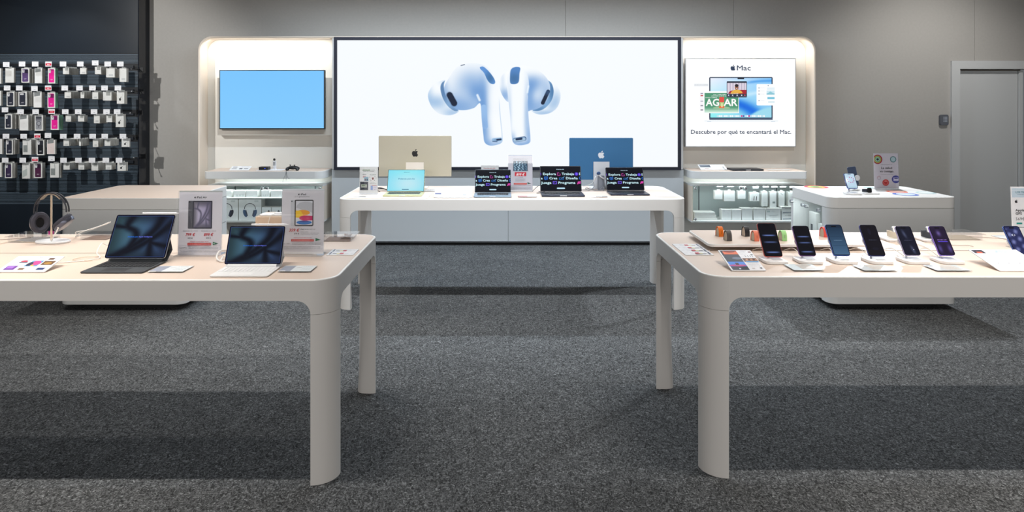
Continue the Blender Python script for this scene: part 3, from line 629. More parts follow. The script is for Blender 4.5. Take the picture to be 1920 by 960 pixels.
for z0 in strips: m.box(((-6.6 + AX1) / 2 - .0065, 7.3115, z0 + .0055), (AX1 + 6.6 - .0135, .005, .0078), NAVYS)
m.build('slat_panel', aw, smooth=0)
for r in RAILZ: m = MB(); m.M = Matrix.Translation((5.2, -7.4, 0)); m.box(((-6.6 + AX1) / 2 - .02, 7.305, r + .008), (AX1 + 6.6 - .1, .012, .03), mat('dark_rail', C(26, 32, 40), .4)); m.build('hanging_rail', aw)

# hooks and packs: row -> (x left, y top, x right, y bottom, count, kind, red tag, tag y)
CASECOL = {'purple': C(88, 66, 116), 'black': C(44, 48, 62), 'darkgloss': C(24, 26, 34), 'magenta': C(236, 20, 150), 'burgundy': C(78, 32, 66), 'plum': C(58, 46, 78), 'grey': C(150, 152, 158), 'white': C(226, 226, 224), 'pink': C(226, 208, 204)}
ROWS = [
 [(-14, 128, 2, 157, 1, 'plain', 0, 120), (10, 127, 26, 155, 1, 'plain', 0, 121), (40, 128, 55, 155, 3, 'purple', 0, 120), (65, 128, 79, 156, 2, 'whitewin', 0, 120), (90, 128, 103.5, 156.5, 2, 'magenta', 1, 120), (118, 127, 129.5, 139, 8, 'small', 0, 120), (150, 127, 162, 139, 1, 'small', 0, 120), (178, 125, 189.5, 139, 6, 'small', 0, 118), (199, 128, 215, 145, 5, 'small', 0, 120), (224, 128, 237, 153.5, 2, 'tall', 0, 120)],
 [(-14, 170, 2, 198, 1, 'plain', 0, 165), (12.5, 172, 27, 199.5, 2, 'black', 0, 165), (34.5, 172, 50, 199, 5, 'black2', 0, 165), (63, 173, 78, 201.5, 2, 'whitewin', 0, 166), (89, 173.5, 103.5, 202.5, 2, 'magenta2', 1, 165), (121, 172, 133, 184, 8, 'small', 0, 165), (151, 172, 158, 184, 7, 'small', 0, 165), (173, 172, 184, 186, 5, 'small', 0, 165), (193, 172, 209, 188.5, 5, 'small', 0, 165), (219, 170.5, 233, 194.5, 3, 'logo', 0, 165)],
 [(9, 214, 22.5, 241.5, 7, 'black', 0, 206), (36.5, 216, 53, 244.5, 5, 'whitewin', 0, 209.5), (65, 216, 80.5, 245, 2, 'ring', 0, 209.5), (95, 215.5, 110, 243.5, 3, 'magenta2', 1, 209), (123, 216, 133, 228, 5, 'small', 0, 209.5), (146, 216, 158, 228, 3, 'small', 0, 209.5), (176, 215.5, 187, 231, 7, 'small', 0, 209.5), (199.5, 215.5, 210, 229, 4, 'small', 0, 209.5), (217, 214, 232, 238.5, 2, 'logo', 0, 209.5)],
 [(-14, 260.5, 4, 289, 1, 'plain', 0, 255), (11, 262, 24, 289.5, 4, 'black', 0, 255.5), (42.5, 262, 58.5, 290, 4, 'cutout', 0, 255.5), (69, 262, 83, 291, 1, 'darkgloss', 1, 255), (88, 262, 103.5, 289, 1, 'pinkwin', 0, 254), (119, 261.5, 129.5, 273.5, 9, 'small', 0, 255.5), (148, 261, 152, 273.5, 7, 'small', 0, 255.5), (174, 261.5, 184, 275.5, 5, 'small', 0, 255.5), (196, 261.5, 207, 273.5, 8, 'small', 0, 255.5), (228, 259.5, 242.5, 275.5, 1, 'logo', 0, 255.5)],
 [(-14, 305, 3, 332, 1, 'plain', 0, 299), (9, 306, 23, 334, 3, 'plum', 0, 300.5), (41.5, 306.5, 56, 335, 4, 'cutout2', 0, 300.5), (64, 305.5, 79, 334, 2, 'burgundy', 1, 299), (94, 306, 110.5, 333, 2, 'cutout', 0, 297.5), (119, 306, 130.5, 318, 8, 'small', 0, 300.5), (147, 306, 158, 318, 7, 'small', 0, 300.5), (171.5, 305.5, 184, 320, 7, 'small', 0, 300.5), (198, 306, 209, 318, 4, 'small', 0, 300.5), (220, 304, 236, 320.5, 2, 'logo', 0, 300.5)]]
ROWN = ['top', 'second', 'third', 'fourth', 'bottom']
ORD = ['first', 'second', 'third', 'fourth', 'fifth', 'sixth', 'seventh', 'eighth', 'ninth', 'last']
DESC = {'plain': 'plain beige phone case box', 'purple': 'boxed purple phone case', 'whitewin': 'white phone case box with grey window', 'magenta': 'boxed bright magenta phone case', 'magenta2': 'boxed magenta phone case with dark top half', 'black': 'boxed matt black phone case', 'black2': 'boxed black phone case with wide camera opening', 'ring': 'boxed clear phone case with dark ring', 'darkgloss': 'boxed glossy black phone case', 'pinkwin': 'pale pink phone case box with grey window', 'plum': 'boxed dark plum phone case', 'burgundy': 'boxed burgundy phone case', 'cutout': 'white box with a square grey cut-out', 'cutout2': 'white box with a slanted grey cut-out', 'small': 'small white accessory pack', 'tall': 'tall white accessory pack', 'logo': 'pale square box with small dark picture'}
GREENB = mat('green_carton_side', C(132, 186, 156), .6)
YH = 7.02
for ri, row in enumerate(ROWS):
    for ci, (xl, yt, xr, yb, n, kd, red, ty) in enumerate(row):
        small = kd in ('small', 'tall', 'logo'); cnt = n; dpt = .024 if not small else .019
        w = (xr - xl) * YH / F; h = (yb - yt) * YH / F; cx = X_((xl + xr) / 2, YH); zt = Z_(yt, YH); zh = zt + .013
        name_pos = f'{ROWN[ri]} row, {ORD[ci]} hook from the left'; name_s = f'front of {ROWN[ri]} row, {ORD[ci]} hook'
        hk = thing('display_hook', f'black wall hook with {"red and white" if red else "white"} price tag, {name_pos}', 'hook', (cx, AYF, zh), group='hooks of the accessory wall')
        ztag = Z_(ty, YH - .05)
        b = MB(); b.tube([(0, .006, 0), (0, -(AYF - YH) - .02, 0), (0, -(AYF - YH) - .028, .006)], .0016, BLACK, 6); b.tube([(0, .006, .012), (0, -(AYF - YH) - .040, .012), (0, -(AYF - YH) - .044, max(ztag - zh, .014))], .0015, BLACK, 6); b.build('wire', hk)
        tz = ztag - zh; b = MB(); b.box((0, -(AYF - YH) - .0475, tz), (.066, .0016, .050), PAPER); tg = b.build('price_tag', hk)
        f = Flat(.064, .048, (0, 0, 64, 48)); f.rect(0, 0, 64, 48, C(236, 236, 238))
        if red: f.rect(3, 17, 61, 40, C(214, 32, 66)); f.small(18, 24, 48, 8, C(250, 235, 238), ri * 9 + ci)
        else: f.small(26, 32, 44, 4, C(90, 96, 110), ri + ci)
        f.small(8, 9, 50, 3, C(176, 180, 190), ci); f.build('tag_print', INK, tg, (0, -(AYF - YH) - .0485, tz - .024))
        # how many fit between hook tip and the wall
        pitch = min(dpt + .0008, (AYF - YH - .03) / cnt); dd = pitch - .0008
        for q in range(cnt):
            y = YH + q * pitch + dd / 2; jx = random.uniform(-.003, .003) if q else 0; jz = random.uniform(-.003, .0) if q else 0
            lab = f'{DESC[kd]}, {name_s}' if q == 0 else f'{"narrow" if small else "flat"} pack hanging behind the front one, {name_pos}'
            o = thing('hanging_pack', lab, 'package', (cx + jx, y, zt + jz), group=(f'packs on the {name_pos}' if cnt > 1 else None))
            sm = CARD if kd not in ('magenta', 'magenta2') or q == 0 else GREENB
            b = MB(); b.box((0, 0, -h / 2), (w, dd, h), CARD if not small else mat('pack_white', C(206, 204, 198), .6)); b.box((w / 2 + .0003, 0, -h / 2), (.0006, dd - .001, h - .002), GREENB if 'magenta' in kd else CARDSHADE)  # sheet on the right side; the grey one carries painted side shading
            b.box((0, 0, .0065), (min(w * .5, .034), .0012, .013), CARD); b.build('carton', o)
            if q: continue
            f = Flat(w, h, (0, 0, 100, 180 if not small else 100), .00015); f.rect(1, 1, 99, 179 if not small else 99, C(224, 224, 220))
            if kd in ('purple', 'black', 'black2', 'magenta', 'magenta2', 'darkgloss', 'plum', 'burgundy', 'ring'):
                k0 = {'black2': 'black', 'magenta2': 'magenta', 'ring': 'grey'}.get(kd, kd); cc = CASECOL[k0]
                f.rrect(12, 12, 86, 168, 10, cc)
                if kd in ('magenta2', 'purple', 'burgundy', 'darkgloss', 'ring'): f.rect(12 if kd != 'purple' else 46, 16, 86, 62, {'magenta2': C(120, 10, 90), 'purple': C(30, 24, 50), 'burgundy': C(48, 24, 50), 'darkgloss': C(40, 42, 52), 'ring': C(110, 112, 120)}[kd])
                if kd == 'magenta': f.rect(30, 12, 82, 26, C(150, 10, 100))
                if kd == 'black2': f.rrect(22, 20, 66, 40, 8, C(214, 214, 214))
                elif kd == 'ring': f.rrect(16, 20, 82, 40, 8, C(60, 62, 70)); f.ell(50, 96, 26, 26, C(50, 50, 60)); f.ell(50, 96, 20, 20, C(160, 162, 168)); f.rect(47, 124, 53, 146, C(50, 50, 60))
                else: f.rrect(13, 18, 40, 58, 10, C(206, 206, 208)); f.ell(26, 30, 6, 6, C(120, 122, 130))
                if kd != 'ring': f.small(36, 128, 66, 5, C(236, 232, 238), ci); f.small(36, 138, 62, 4, C(236, 232, 238), ci + 3)
            elif kd in ('whitewin', 'pinkwin'):
                f.rect(5, 4, 90, 176, C(232, 232, 230) if kd == 'whitewin' else C(228, 212, 208)); f.poly([(8, 4), (8, 50), (82, 40), (82, 4)], C(132, 136, 136)); f.small(38, 92, 62, 4, C(190, 190, 190), ci); f.small(38, 150, 60, 3, C(200, 200, 200), ci)
            elif kd == 'plain': f.small(40, 86, 64, 4, C(170, 168, 160), 2); f.small(34, 156, 66, 4, C(190, 188, 182), 3)
            elif kd == 'cutout': f.rect(8, 66, 58, 150, C(138, 144, 142)); f.line(50, 8, 56, 66, 8, C(176, 178, 178)); f.line(20, 110, 50, 140, 2, C(90, 96, 96))
            elif kd == 'cutout2': f.poly([(6, 90), (6, 168), (66, 138), (66, 58)], C(182, 190, 186)); f.line(50, 8, 54, 58, 8, C(196, 198, 198))
            elif kd == 'small':
                f.rect(26 + 6 * (ci % 3), 2, 88, 44, C(158, 160, 156)) if (ri + ci) % 2 else f.rect(30, 64, 80, 88, C(196, 198, 196)); f.small(8, 80, 26, 5, C(180, 180, 180), ci)
            elif kd == 'tall': f.rect(30, 72, 86, 88, C(196, 198, 196)); f.small(44, 14, 60, 3, C(180, 180, 180), ci)
            elif kd == 'logo': f.ell(44, 66, 13, 11, C(30, 30, 34)); f.line(44, 62, 62, 44, 5, C(50, 52, 56)); f.small(30, 12, 70, 4, C(176, 176, 180), ci); f.line(78, 4, 80, 96, 2, C(190, 190, 188))
            f.build('front_print', INK, o, (0, -dd / 2 - .0004, -h))
# side hooks close to the right edge of the dark wall, empty
for i, (px, py) in enumerate(((245, 129), (246, 171), (243, 212), (250, 296))):
    o = thing('side_hook', f'empty black hook near the right edge of the dark wall, {ROWN[[0, 1, 2, 4][i]]} row', 'hook', (X_(px, 7.1), AYF, Z_(py, 7.1)), group='empty hooks of the accessory wall')
    b = MB(); b.tube([(0, .008, 0), (0, -.19, 0)], .004, BLACK, 8); b.ball((0, -.195, 0), .009, STEEL); b.build('hook_arm', o)
    MB().box((0, -.004, 0), (.06, .012, .05), BLACK).build('hook_plate', o)

# ================================================================ devices and papers
HT = .8004
def T(px, py, z=.80): d = D_(py, z); return X_(px, d), d
def logo_poly_flat(h, col, name, parent, loc, rot=(0, 0, 0), material=None):
    f = Flat(h, h, (0, 0, 24, 24)); f.logo(12, 12, 24, col); return f.build(name, material or INK, parent, loc, rot)

def laptop(lab, px0, px1, pyf, pytop, tilt, body, keyc, art, depth=.20, emit=SCREEN, name='laptop', z=HT, rz=0):
    d = D_(pyf, .80); w = (px1 - px0) * d / F; t_ = thing(name, lab, 'laptop', (X_((px0 + px1) / 2, d), d, z), R(rz)); th = .010
    b = MB(); b.slab((0, depth / 2, .0008), w, depth, th, .010, body, .002); b.build('base', t_)
    b = MB(); b.box((0, depth * .62, .0110), (w * .84, depth * .46, .0004), keyc)
    for i in range(13):
        for j in range(5): b.box((-w * .39 + i * w * .065, depth * .43 + j * depth * .093, .0119), (w * .052, depth * .072, .0014), BLACK)
    b.build('keyboard', t_); MB().box((0, depth * .20, .0110), (w * .36, depth * .30, .0004), body if body != keyc else DKMETAL).build('trackpad', t_)
    MB().box((0, -.0004, .0085), (w * .16, .0010, .0035), mat('notch_light', C(214, 216, 220), .4)).build('lid_notch', t_)
    # lid length from the pixel row of its top edge
    zt = EYE - (pytop - VY) * (d + depth + .05) / F - z - .012; L_ = zt / math.cos(R(tilt))
    hy = depth - .004; b = MB(); b.M = Matrix.Rotation(R(90 - tilt), 4, 'X'); b.slab((0, L_ / 2, -.003), w, L_, .006, .009, body, .0015)
    lid = b.build('lid', t_, (0, hy, .0125)); iw, ih = w - .010, L_ - .010
    f = Flat(w - .003, L_ - .003, (0, 0, 1, 1), .0001); f.rrect(0, 0, 1, 1, .02, C(10, 12, 18)); fr_ = f.build('screen_bezel', INK, lid, (0, -.0033 * math.cos(R(tilt)) + .0015 * math.sin(R(tilt)), .0015 * math.cos(R(tilt)) + .0033 * math.sin(R(tilt))), (-R(tilt), 0, 0))
    f = Flat(iw, ih, (0, 0, 1000, 640), .0001); art(f); f.build('screen_picture', emit, lid, (0, -.0038 * math.cos(R(tilt)) + .005 * math.sin(R(tilt)), .005 * math.cos(R(tilt)) + .0038 * math.sin(R(tilt))), (-R(tilt), 0, 0))
    return t_
GLOW = C(208, 244, 252)
def art_words(shift=0, hot=False):
    def a(f):
        f.rect(0, 0, 1000, 640, C(5, 8, 16)); f.small(400, 66, 590, 20, C(200, 226, 245), 4)
        f.text('Explora', 60, 226, 62, GLOW, 325, 'l', .03); f.text('Trabaja', 530, 226, 62, GLOW, 310, 'l', .03); f.text('E', 968, 226, 62, GLOW, 28, 'l', .03)
        f.rrect(414, 160, 500, 244, 16, C(180, 66, 150)); f.rrect(428, 174, 486, 230, 8, C(40, 14, 46)); f.poly([(460, 160), (500, 160), (500, 200)], C(5, 8, 16))
        f.ell(900, 200, 46, 42, C(92, 64, 220)); f.line(872, 200, 926, 200, 8, C(20, 12, 60)); f.ell(900, 200, 12, 12, C(170, 140, 255)); f.rect(0, 170, 14, 232, C(100, 60, 200))
        f.text('a', 6, 340, 60, GLOW, 42, 'l', .03); f.text('Crea', 216, 340, 62, GLOW, 200, 'l', .03); f.text('Dise\u00f1a', 632, 340, 62, GLOW, 296, 'l', .03)
        f.rrect(84, 272, 180, 346, 14, C(40, 110, 214)); f.rrect(96, 284, 168, 334, 8, C(8, 30, 70)); f.poly([(110, 340), (150, 340), (120, 368)], C(40, 110, 214)); f.ell(122, 308, 7, 10, C(120, 190, 250)); f.ell(144, 308, 7, 10, C(120, 190, 250))
        f.rrect(460, 296, 576, 352, 8, C(40, 110, 190)); f.rrect(470, 306, 566, 342, 6, C(10, 36, 76)); f.line(520, 322, 596, 270, 9, C(130, 190, 240)); [f.poly([(min(992 + r_ * math.cos(R(a)), 1000), 308 + r_ * 1.1 * math.sin(R(a))) for a in range(360, 0, -12)], C(*c_)) for r_, c_ in ((34, (40, 110, 214)), (22, (6, 16, 40)))]
        f.text('Juega', 4, 462, 62, GLOW, 262, 'l', .03); f.text('Programa', 440, 462, 62, GLOW, 424, 'l', .03)
        f.rrect(300, 392, 402, 470, 10, C(120, 90, 230)); f.rrect(314, 406, 388, 456, 6, C(14, 16, 70)); f.line(326, 420, 346, 432, 5, C(150, 160, 255)); f.poly([(905, 470), (930, 400), (1000, 396), (1000, 424), (950, 430), (930, 474)], C(214, 70, 170)); f.ell(968, 444, 30, 14, C(214, 70, 170))
        f.rrect(398, 560, 600, 596, 18, C(190, 226, 244))
    return a
def art_cyan(f):
    f.grid(0, 0, 1000, 640, 24, 16, lambda X, Y: np.stack([.50 + .25 * np.exp(-((X - 560) / 480) ** 2 - ((Y - 420) / 330) ** 2), .86 + .05 * np.exp(-((X - 560) / 500) ** 2), .95 + .0 * X], -1))
    f.small(420, 58, 600, 18, C(30, 110, 140), 8); f.text('Potencia para los', 290, 288, 40, C(14, 120, 160), 450, 'l', .03); f.rrect(400, 578, 590, 600, 10, C(10, 96, 130))
def pad(lab, px0, px1, pyf, w_, mt=PAPER, name='desk_mat', cat='mat'): pass
mt_ = tag(MB().slab((0, 0, 0), .60, .30, .002, .004, mat('mat_cream', C(238, 230, 222), .5)).build('desk_mat', None, (-.845, 5.13, HT)), 'thin cream mat under the pale gold laptop on the back table', 'mat')
GOLD = mat('pale_gold_metal', C(212, 208, 164), .4, .5); BLUEGREY = mat('sky_blue_metal', C(150, 172, 190), .35, .6); MIDN = mat('midnight_metal', C(46, 52, 66), .35, .7)
laptop('pale gold laptop with a plain cyan screen, on the cream mat', 717, 790, 369.5, 318.5, 24, GOLD, mat('keys_base', C(30, 34, 40), .5), art_cyan, .19, z=HT + .0022)
laptop('silver-blue laptop with words on its screen, left of the red-priced poster', 888, 959, 370.7, 318.5, 24, BLUEGREY, MIDN, art_words(), .19)
laptop('largest dark laptop with words on its screen, right of the red-priced poster', 1016, 1097, 369.3, 312, 22, MIDN, BLACK, art_words(), .215)
laptop('dark laptop with words on its screen, rightmost on the back table', 1145, 1219, 366.8, 314.5, 22, MIDN, BLACK, art_words(), .205)

# desktop monitors seen from behind
def monitor(lab, pxa, pxb, pya, pyb, Y, col, lcol, name, foot):
    w = (pxb - pxa) * Y / F; z0, z1 = Z_(pyb, Y), Z_(pya, Y); h = z1 - z0
    t_ = thing(name, lab, 'monitor', (X_((pxa + pxb) / 2, Y), Y, HT)); b = MB(); b.M = Matrix.Translation((0, .012, z0 - HT)) @ Matrix.Rotation(R(90), 4, 'X'); b.slab((0, h / 2, -.0), w, h, .014, .008, col, .003); b.build('monitor_housing', t_)
    b = MB(); b.box((foot[0], -.012, foot[1] / 2 + .004), (foot[2], .008, foot[1]), foot[3]); b.box((foot[0], -.002, foot[1] - .02), (foot[2] * .7, .016, .03), foot[3]); b.build('stand_plate', t_)
    b = MB(); b.slab((foot[0], .04, .0), foot[2] * 1.35, .13, .006, .008, foot[3], .002); b.build('stand_foot', t_)
    logo_poly_flat(.062, lcol, 'rear_logo', t_, (0, -.0025, (Z_((pya + pyb) / 2 - (6 if lcol[0] < .1 else 8), Y) - HT - .031))); return t_
SILV = mat('silver_champagne', C(196, 190, 172), .42, .5); IBLUE = mat('deep_blue_metal', C(52, 110, 158), .4, .35)
monitor('large champagne-silver monitor seen from behind, with a black emblem', 710, 846.5, 254.5, 330.8, 5.56, SILV, C(14, 14, 16), 'desktop_monitor', (.0, .21, .145, mat('stand_white', C(240, 232, 222), .45)))
monitor('blue desktop computer seen from behind, with a pale emblem', 1067.5, 1187, 258.5, 337, 5.56, IBLUE, C(226, 230, 236), 'desktop_monitor', (.0, .215, .13, mat('stand_silver', C(206, 210, 216), .4)))
kb = thing('wireless_keyboard', 'slim white keyboard lying behind the pale gold laptop', 'keyboard', (X_(796, 5.40), 5.40, HT)); b = MB(); b.slab((0, 0, 0), .26, .10, .007, .008, ALU, .002); b.build('keyboard_body', kb)
b = MB(); [b.box((-.112 + .0187 * i, -.032 + .016 * j, .0078), (.015, .0125, .0016), PAPER) for i in range(13) for j in range(5)]; b.build('keys', kb)
# anti-theft block with cables between the two right laptops
sb = thing('security_block', 'grey anti-theft block with a silver clamp and looped cables, between the two dark laptops', 'security device', (X_(1124, 5.46), 5.46, HT))
b = MB(); b.slab((.012, 0, 0), .05, .05, .115, .004, mat('block_grey', C(112, 118, 128), .4, .3), .002); b.build('block', sb)
b = MB(); b.ball((-.01, -.02, .135), .016, mat('dark_blue_cap', C(44, 70, 110), .3)); b.build('cap', sb)
b = MB(); b.tube(smooth_path([(-.01, -.025, .125), (.012, -.033, .105), (.045, -.034, .092)]), .006, ALU, 8); b.tube(smooth_path([(-.01, -.025, .125), (-.035, -.032, .105), (-.052, -.034, .07)]), .006, ALU, 8); b.build('clamp_arm', sb)
b = MB(); b.tube(smooth_path([(-.052, -.034, .07), (-.05, -.04, .03), (-.085, -.045, .006), (-.115, -.03, .012), (-.10, .0, .016), (-.06, -.03, .006), (-.01, -.05, .004), (.03, -.05, .012), (.02, -.045, .03), (0, -.05, .012), (.03, -.06, .004)]), .003, mat('cable_grey', C(120, 122, 128), .4), 7); b.tube(smooth_path([(-.03, -.025, .09), (-.07, -.01, .05), (-.13, .0, .03), (-.2, .0, .014)]), .0016, CABLE, 6); b.build('cable', sb)
# dark power cables behind the gold laptop
cb_ = MB(); cb_.tube(smooth_path([(-.09, 0, .012), (-.04, -.01, .02), (.02, -.03, .008)]), .004, CABLED, 7); cb_.tube(smooth_path([(-.10, -.03, .004), (-.06, -.08, .010), (-.02, -.12, .004)]), .003, CABLED, 7); cb_.tube(smooth_path([(-.1, .02, .004), (-.03, .015, .01), (.04, -.01, .004)]), .003, CABLED, 7)
tag(cb_.build('power_cable', None, (X_(722, 5.45), 5.45, HT)), 'short dark cables lying between the leaflet stand and the pale gold laptop', 'cable')
cb_ = MB(); cb_.tube(smooth_path([(0, 0, .003), (.05, -.02, .008), (.02, -.06, .004), (-.02, -.09, .003)]), .0025, CABLED, 7); cb_.tube(smooth_path([(0.05, 0.03, .05), (.0, .02, .045), (-.05, -.0, .004)]), .002, CABLED, 7)
tag(cb_.build('power_cable', None, (X_(1010, 5.33), 5.34, HT)), 'thin dark cable curling between the red-priced poster and the largest dark laptop', 'cable')
b = MB(); b.tube(smooth_path([(0, 0, .055), (.004, -.01, .03), (.012, -.015, .004), (-.01, -.03, .003)]), .0035, mat('cable_tan', C(176, 160, 132), .5), 7)
tag(b.build('cable_plug', None, (X_(791, 5.36), 5.32, HT)), 'tan cable end standing beside the right edge of the gold laptop', 'cable')

# upright acrylic poster stands
def poster(lab, px0, px1, py0, py1, box, art, z=.80, tilt=3, baseD=.09, name='poster_stand', split=None):
    d = D_(py1, z); w = (px1 - px0) * d / F; h = (py1 - py0) * d / F; t_ = thing(name, lab, 'sign', (X_((px0 + px1) / 2, d), d, z + .0004))
    rot = (-R(tilt), 0, 0)
    b = MB(); b.slab((0, .002, 0), w + .006, baseD, .003, .006, CLEAR, 0); b.build('holder_base', t_)
    b = MB(); b.box((0, -.0072, h / 2), (w + .004, .0016, h + .002), CLEAR); b.box((0, .0030, h / 2), (w + .004, .0016, h + .002), CLEAR); b.build('holder_panel', t_, (0, 0, .0035), rot)
    b = MB(); b.box((0, 0, h / 2), (w, .0012, h - .002), PAPER); sh = b.build('poster_sheet', t_, (0, 0, .0035), rot)
    f = Flat(w, h, box, .00007); art(f); f.build('poster_print', INK, sh, (0, -.0007, 0)); return t_
def wallp(P1, P2, hi, wk=1.0):
    crv = [[(.82, -.05), (.72, .35), (.45, .7), (.05, 1.05)], [(1.05, .12), (.75, .52), (.45, .80), (.05, 1.02)], [(.28, .02), (.22, .25), (.38, .38), (.42, .55), (.30, .85), (.06, 1.0)], [(0, .25), (.2, .28)], [(.70, .62), (.74, 1.05)], [(.70, .66), (1.02, .76)]]
    segs = [smooth_path([(a, b_, 0) for a, b_ in c], 6) for c in crv]; wid = [k * wk for k in (.055, .050, .045, .03, .04, .035)]
    def fn(X, Y, b):
        u, v = (X - b[0]) / (b[2] - b[0]), (Y - b[1]) / (b[3] - b[1]); dk = np.zeros_like(u)
        for s_, wd_ in zip(segs, wid):
            dm = np.full(u.shape, 9.0)
            for (x0, y0, _), (x1, y1, _2) in zip(s_[:-1], s_[1:]):
                dx, dy = x1 - x0, y1 - y0; tt = np.clip(((u - x0) * dx + (v - y0) * dy) / (dx * dx + dy * dy + 1e-9), 0, 1); dm = np.minimum(dm, np.hypot(u - x0 - tt * dx, v - y0 - tt * dy))
            dk = np.maximum(dk, np.exp(-(dm / wd_) ** 2))
        edge = np.minimum(np.minimum(u, 1 - u), np.minimum(v, 1 - v)); base = np.array(P1)[None, None] * (1 - u[..., None]) + np.array(hi)[None, None] * u[..., None]
        base = base * (.55 + .45 * sst(0, .3, edge))[..., None]; return (base * (1 - dk[..., None]) + np.array(P2) * dk[..., None]) / 255.0
    return fn
def art_air(f):
    f.rect(62, 84, 648, 925, C(228, 226, 234)); f.rect(62, 66, 648, 84, C(186, 190, 190)); f.logo(277, 152, 26, C(20, 20, 24)); f.text('iPad Air', 298, 163, 24, C(24, 24, 30), 142, 'l', .03)
    f.rrect(188, 198, 516, 566, 10, C(92, 92, 100)); f.ell(206, 214, 9, 9, C(20, 20, 24)); f.rrect(250, 200, 514, 564, 12, C(38, 36, 52)); b = (264, 212, 502, 550); fn = wallp((214, 208, 230), (96, 92, 118), (168, 160, 200)); f.grid(*b, 40, 56, lambda X, Y: fn(X, Y, b))
    for x_, p_, o_ in ((226, '799 \u20ac', '849 \u20ac'), (474, '899 \u20ac', '979 \u20ac')):
        f.small(x_ - 102, 592, x_ - 6, 9, C(60, 60, 66), 4); f.small(x_, 592, x_ + 100, 8, C(120, 110, 116), 5); f.text(p_, x_, 660, 36, C(206, 34, 44), 132, 'c', .035, .25); f.text(o_, x_ - 2, 698, 17, C(30, 34, 44), 66, 'c', .03)
    f.small(224, 728, 476, 9, C(190, 120, 124), 9); f.rect(190, 752, 510, 784, C(206, 52, 50)); f.small(200, 764, 500, 9, C(246, 214, 210), 10); f.poly([(534, 738), (534, 782), (610, 760)], C(36, 112, 76)); f.rect(536, 757, 566, 763, C(220, 230, 224))
    f.frame(68, 792, 640, 888, 2, C(150, 150, 156)); f.text('PaquetePlus', 76, 822, 11, C(34, 34, 40), 108, 'l', .02)
    for i, y_ in enumerate((804, 822, 854, 868)): f.small(206 if i < 2 else 92, y_, 608 if i < 2 else 600, 6, C(70, 70, 78), 20 + i)
def art_ten(f):
    f.rect(52, 60, 612, 872, C(228, 226, 232)); f.rect(52, 40, 612, 60, C(206, 214, 220)); f.logo(275, 112, 24, C(20, 20, 24)); f.text('iPad', 300, 124, 24, C(24, 24, 30), 70, 'l', .03); f.text('(11\u00aa generaci\u00f3n)', 222, 150, 16, C(90, 90, 96), 192, 'l')
    f.rrect(170, 188, 236, 530, 10, C(206, 208, 214)); f.ell(184, 205, 8, 8, C(20, 20, 26)); f.rrect(222, 184, 472, 532, 16, C(42, 34, 34)); f.rect(238, 200, 460, 516, C(226, 228, 234))
    b0 = 238; f.poly([(244, 290), (250, 258), (290, 222), (360, 208), (420, 214), (460, 230), (460, 360), (400, 330), (320, 316)], C(198, 200, 206))
    f.ell(330, 355, 96, 36, C(244, 166, 24)); f.poly([(238, 326), (300, 330), (340, 390), (424, 392), (360, 410), (280, 424), (238, 418)], C(252, 208, 20)); f.ell(366, 426, 82, 34, C(214, 32, 104)); f.rect(380, 396, 460, 456, C(214, 32, 104)); f.ell(350, 484, 102, 26, C(18, 118, 200)); f.ell(350, 470, 70, 10, C(48, 60, 150))
    f.text('359 \u20ac', 150, 604, 38, C(206, 34, 44), 142, 'l', .035, .25); f.text('379 \u20ac', 220, 640, 17, C(34, 34, 40), 68, 'l', .03); f.text('iPad', 306, 580, 14, C(30, 30, 36), 42, 'l', .03); f.small(356, 568, 500, 10, C(110, 110, 116), 3)
    for i, y_ in enumerate((604, 620, 638)): f.small(306, y_, (412, 552, 540)[i], 7, C(110, 112, 118), i)
    f.small(216, 680, 452, 8, C(190, 120, 124), 9); f.rect(182, 702, 484, 732, C(206, 52, 50)); f.small(192, 712, 476, 9, C(246, 214, 210), 10); f.poly([(506, 688), (506, 730), (578, 710)], C(36, 112, 76))
    f.small(82, 760, 170, 8, C(40, 40, 44), 5); [f.small(196, y_, 580, 6, C(80, 80, 86), y_) for y_ in (754, 768)]; [f.small(88, y_, 574, 6, C(90, 90, 96), y_) for y_ in (800, 816)]; f.frame(82, 742, 596, 832, 2, C(170, 170, 176))
poster('acrylic poster stand with two red prices and a lilac tablet picture', 333.8, 414.8, 360, 478, (62, 66, 648, 900), art_air)
poster('acrylic poster stand with one red price and a colourful tablet picture', 527.3, 606.5, 358.5, 478, (52, 56, 612, 900), art_ten)
def art_air2(f):
    f.rect(848, 104, 1268, 716, C(206, 204, 212)); f.rect(848, 104, 1268, 118, C(150, 168, 190)); f.logo(942, 178, 15, C(20, 20, 24)); f.text('MacBook Air', 956, 186, 15, C(34, 34, 40), 166, 'l', .02); f.text('M4', 1134, 186, 13, C(90, 90, 96), 44, 'l')
    f.rect(934, 210, 1184, 384, C(24, 34, 50)); b = (940, 216, 1178, 378)
    f.grid(*b, 48, 32, lambda X, Y: (lambda q: np.stack([.15 + .55 * q, .28 + .55 * q, .38 + .52 * q], -1))(sst(.35, .75, .5 + .5 * np.sin(X / 9.0 + 2.2 * np.sin(Y / 21.0)) * np.cos(Y / 14.0 - X / 60.0)) * np.exp(-((X - 1030) / 130) ** 2)))
    f.rect(926, 382, 1200, 388, C(120, 132, 150)); f.rect(960, 406, 1160, 474, C(206, 14, 42)); f.text('899 \u20ac', 1060, 466, 42, C(252, 250, 250), 148, 'c', .03, .25); f.text('1.199 \u20ac', 1060, 500, 14, C(60, 60, 66), 90)
    [f.small(970, y_, 1142, 6, C(130, 130, 138), y_) for y_ in (516, 530, 546, 560)]; f.rect(944, 590, 1170, 620, C(206, 84, 76)); f.small(960, 600, 1150, 8, C(236, 190, 186), 2); f.poly([(1180, 578), (1180, 616), (1250, 598)], C(60, 92, 84)); [f.small(880, y_, 1240, 7, C(120, 120, 128), y_) for y_ in (636, 672, 690)]
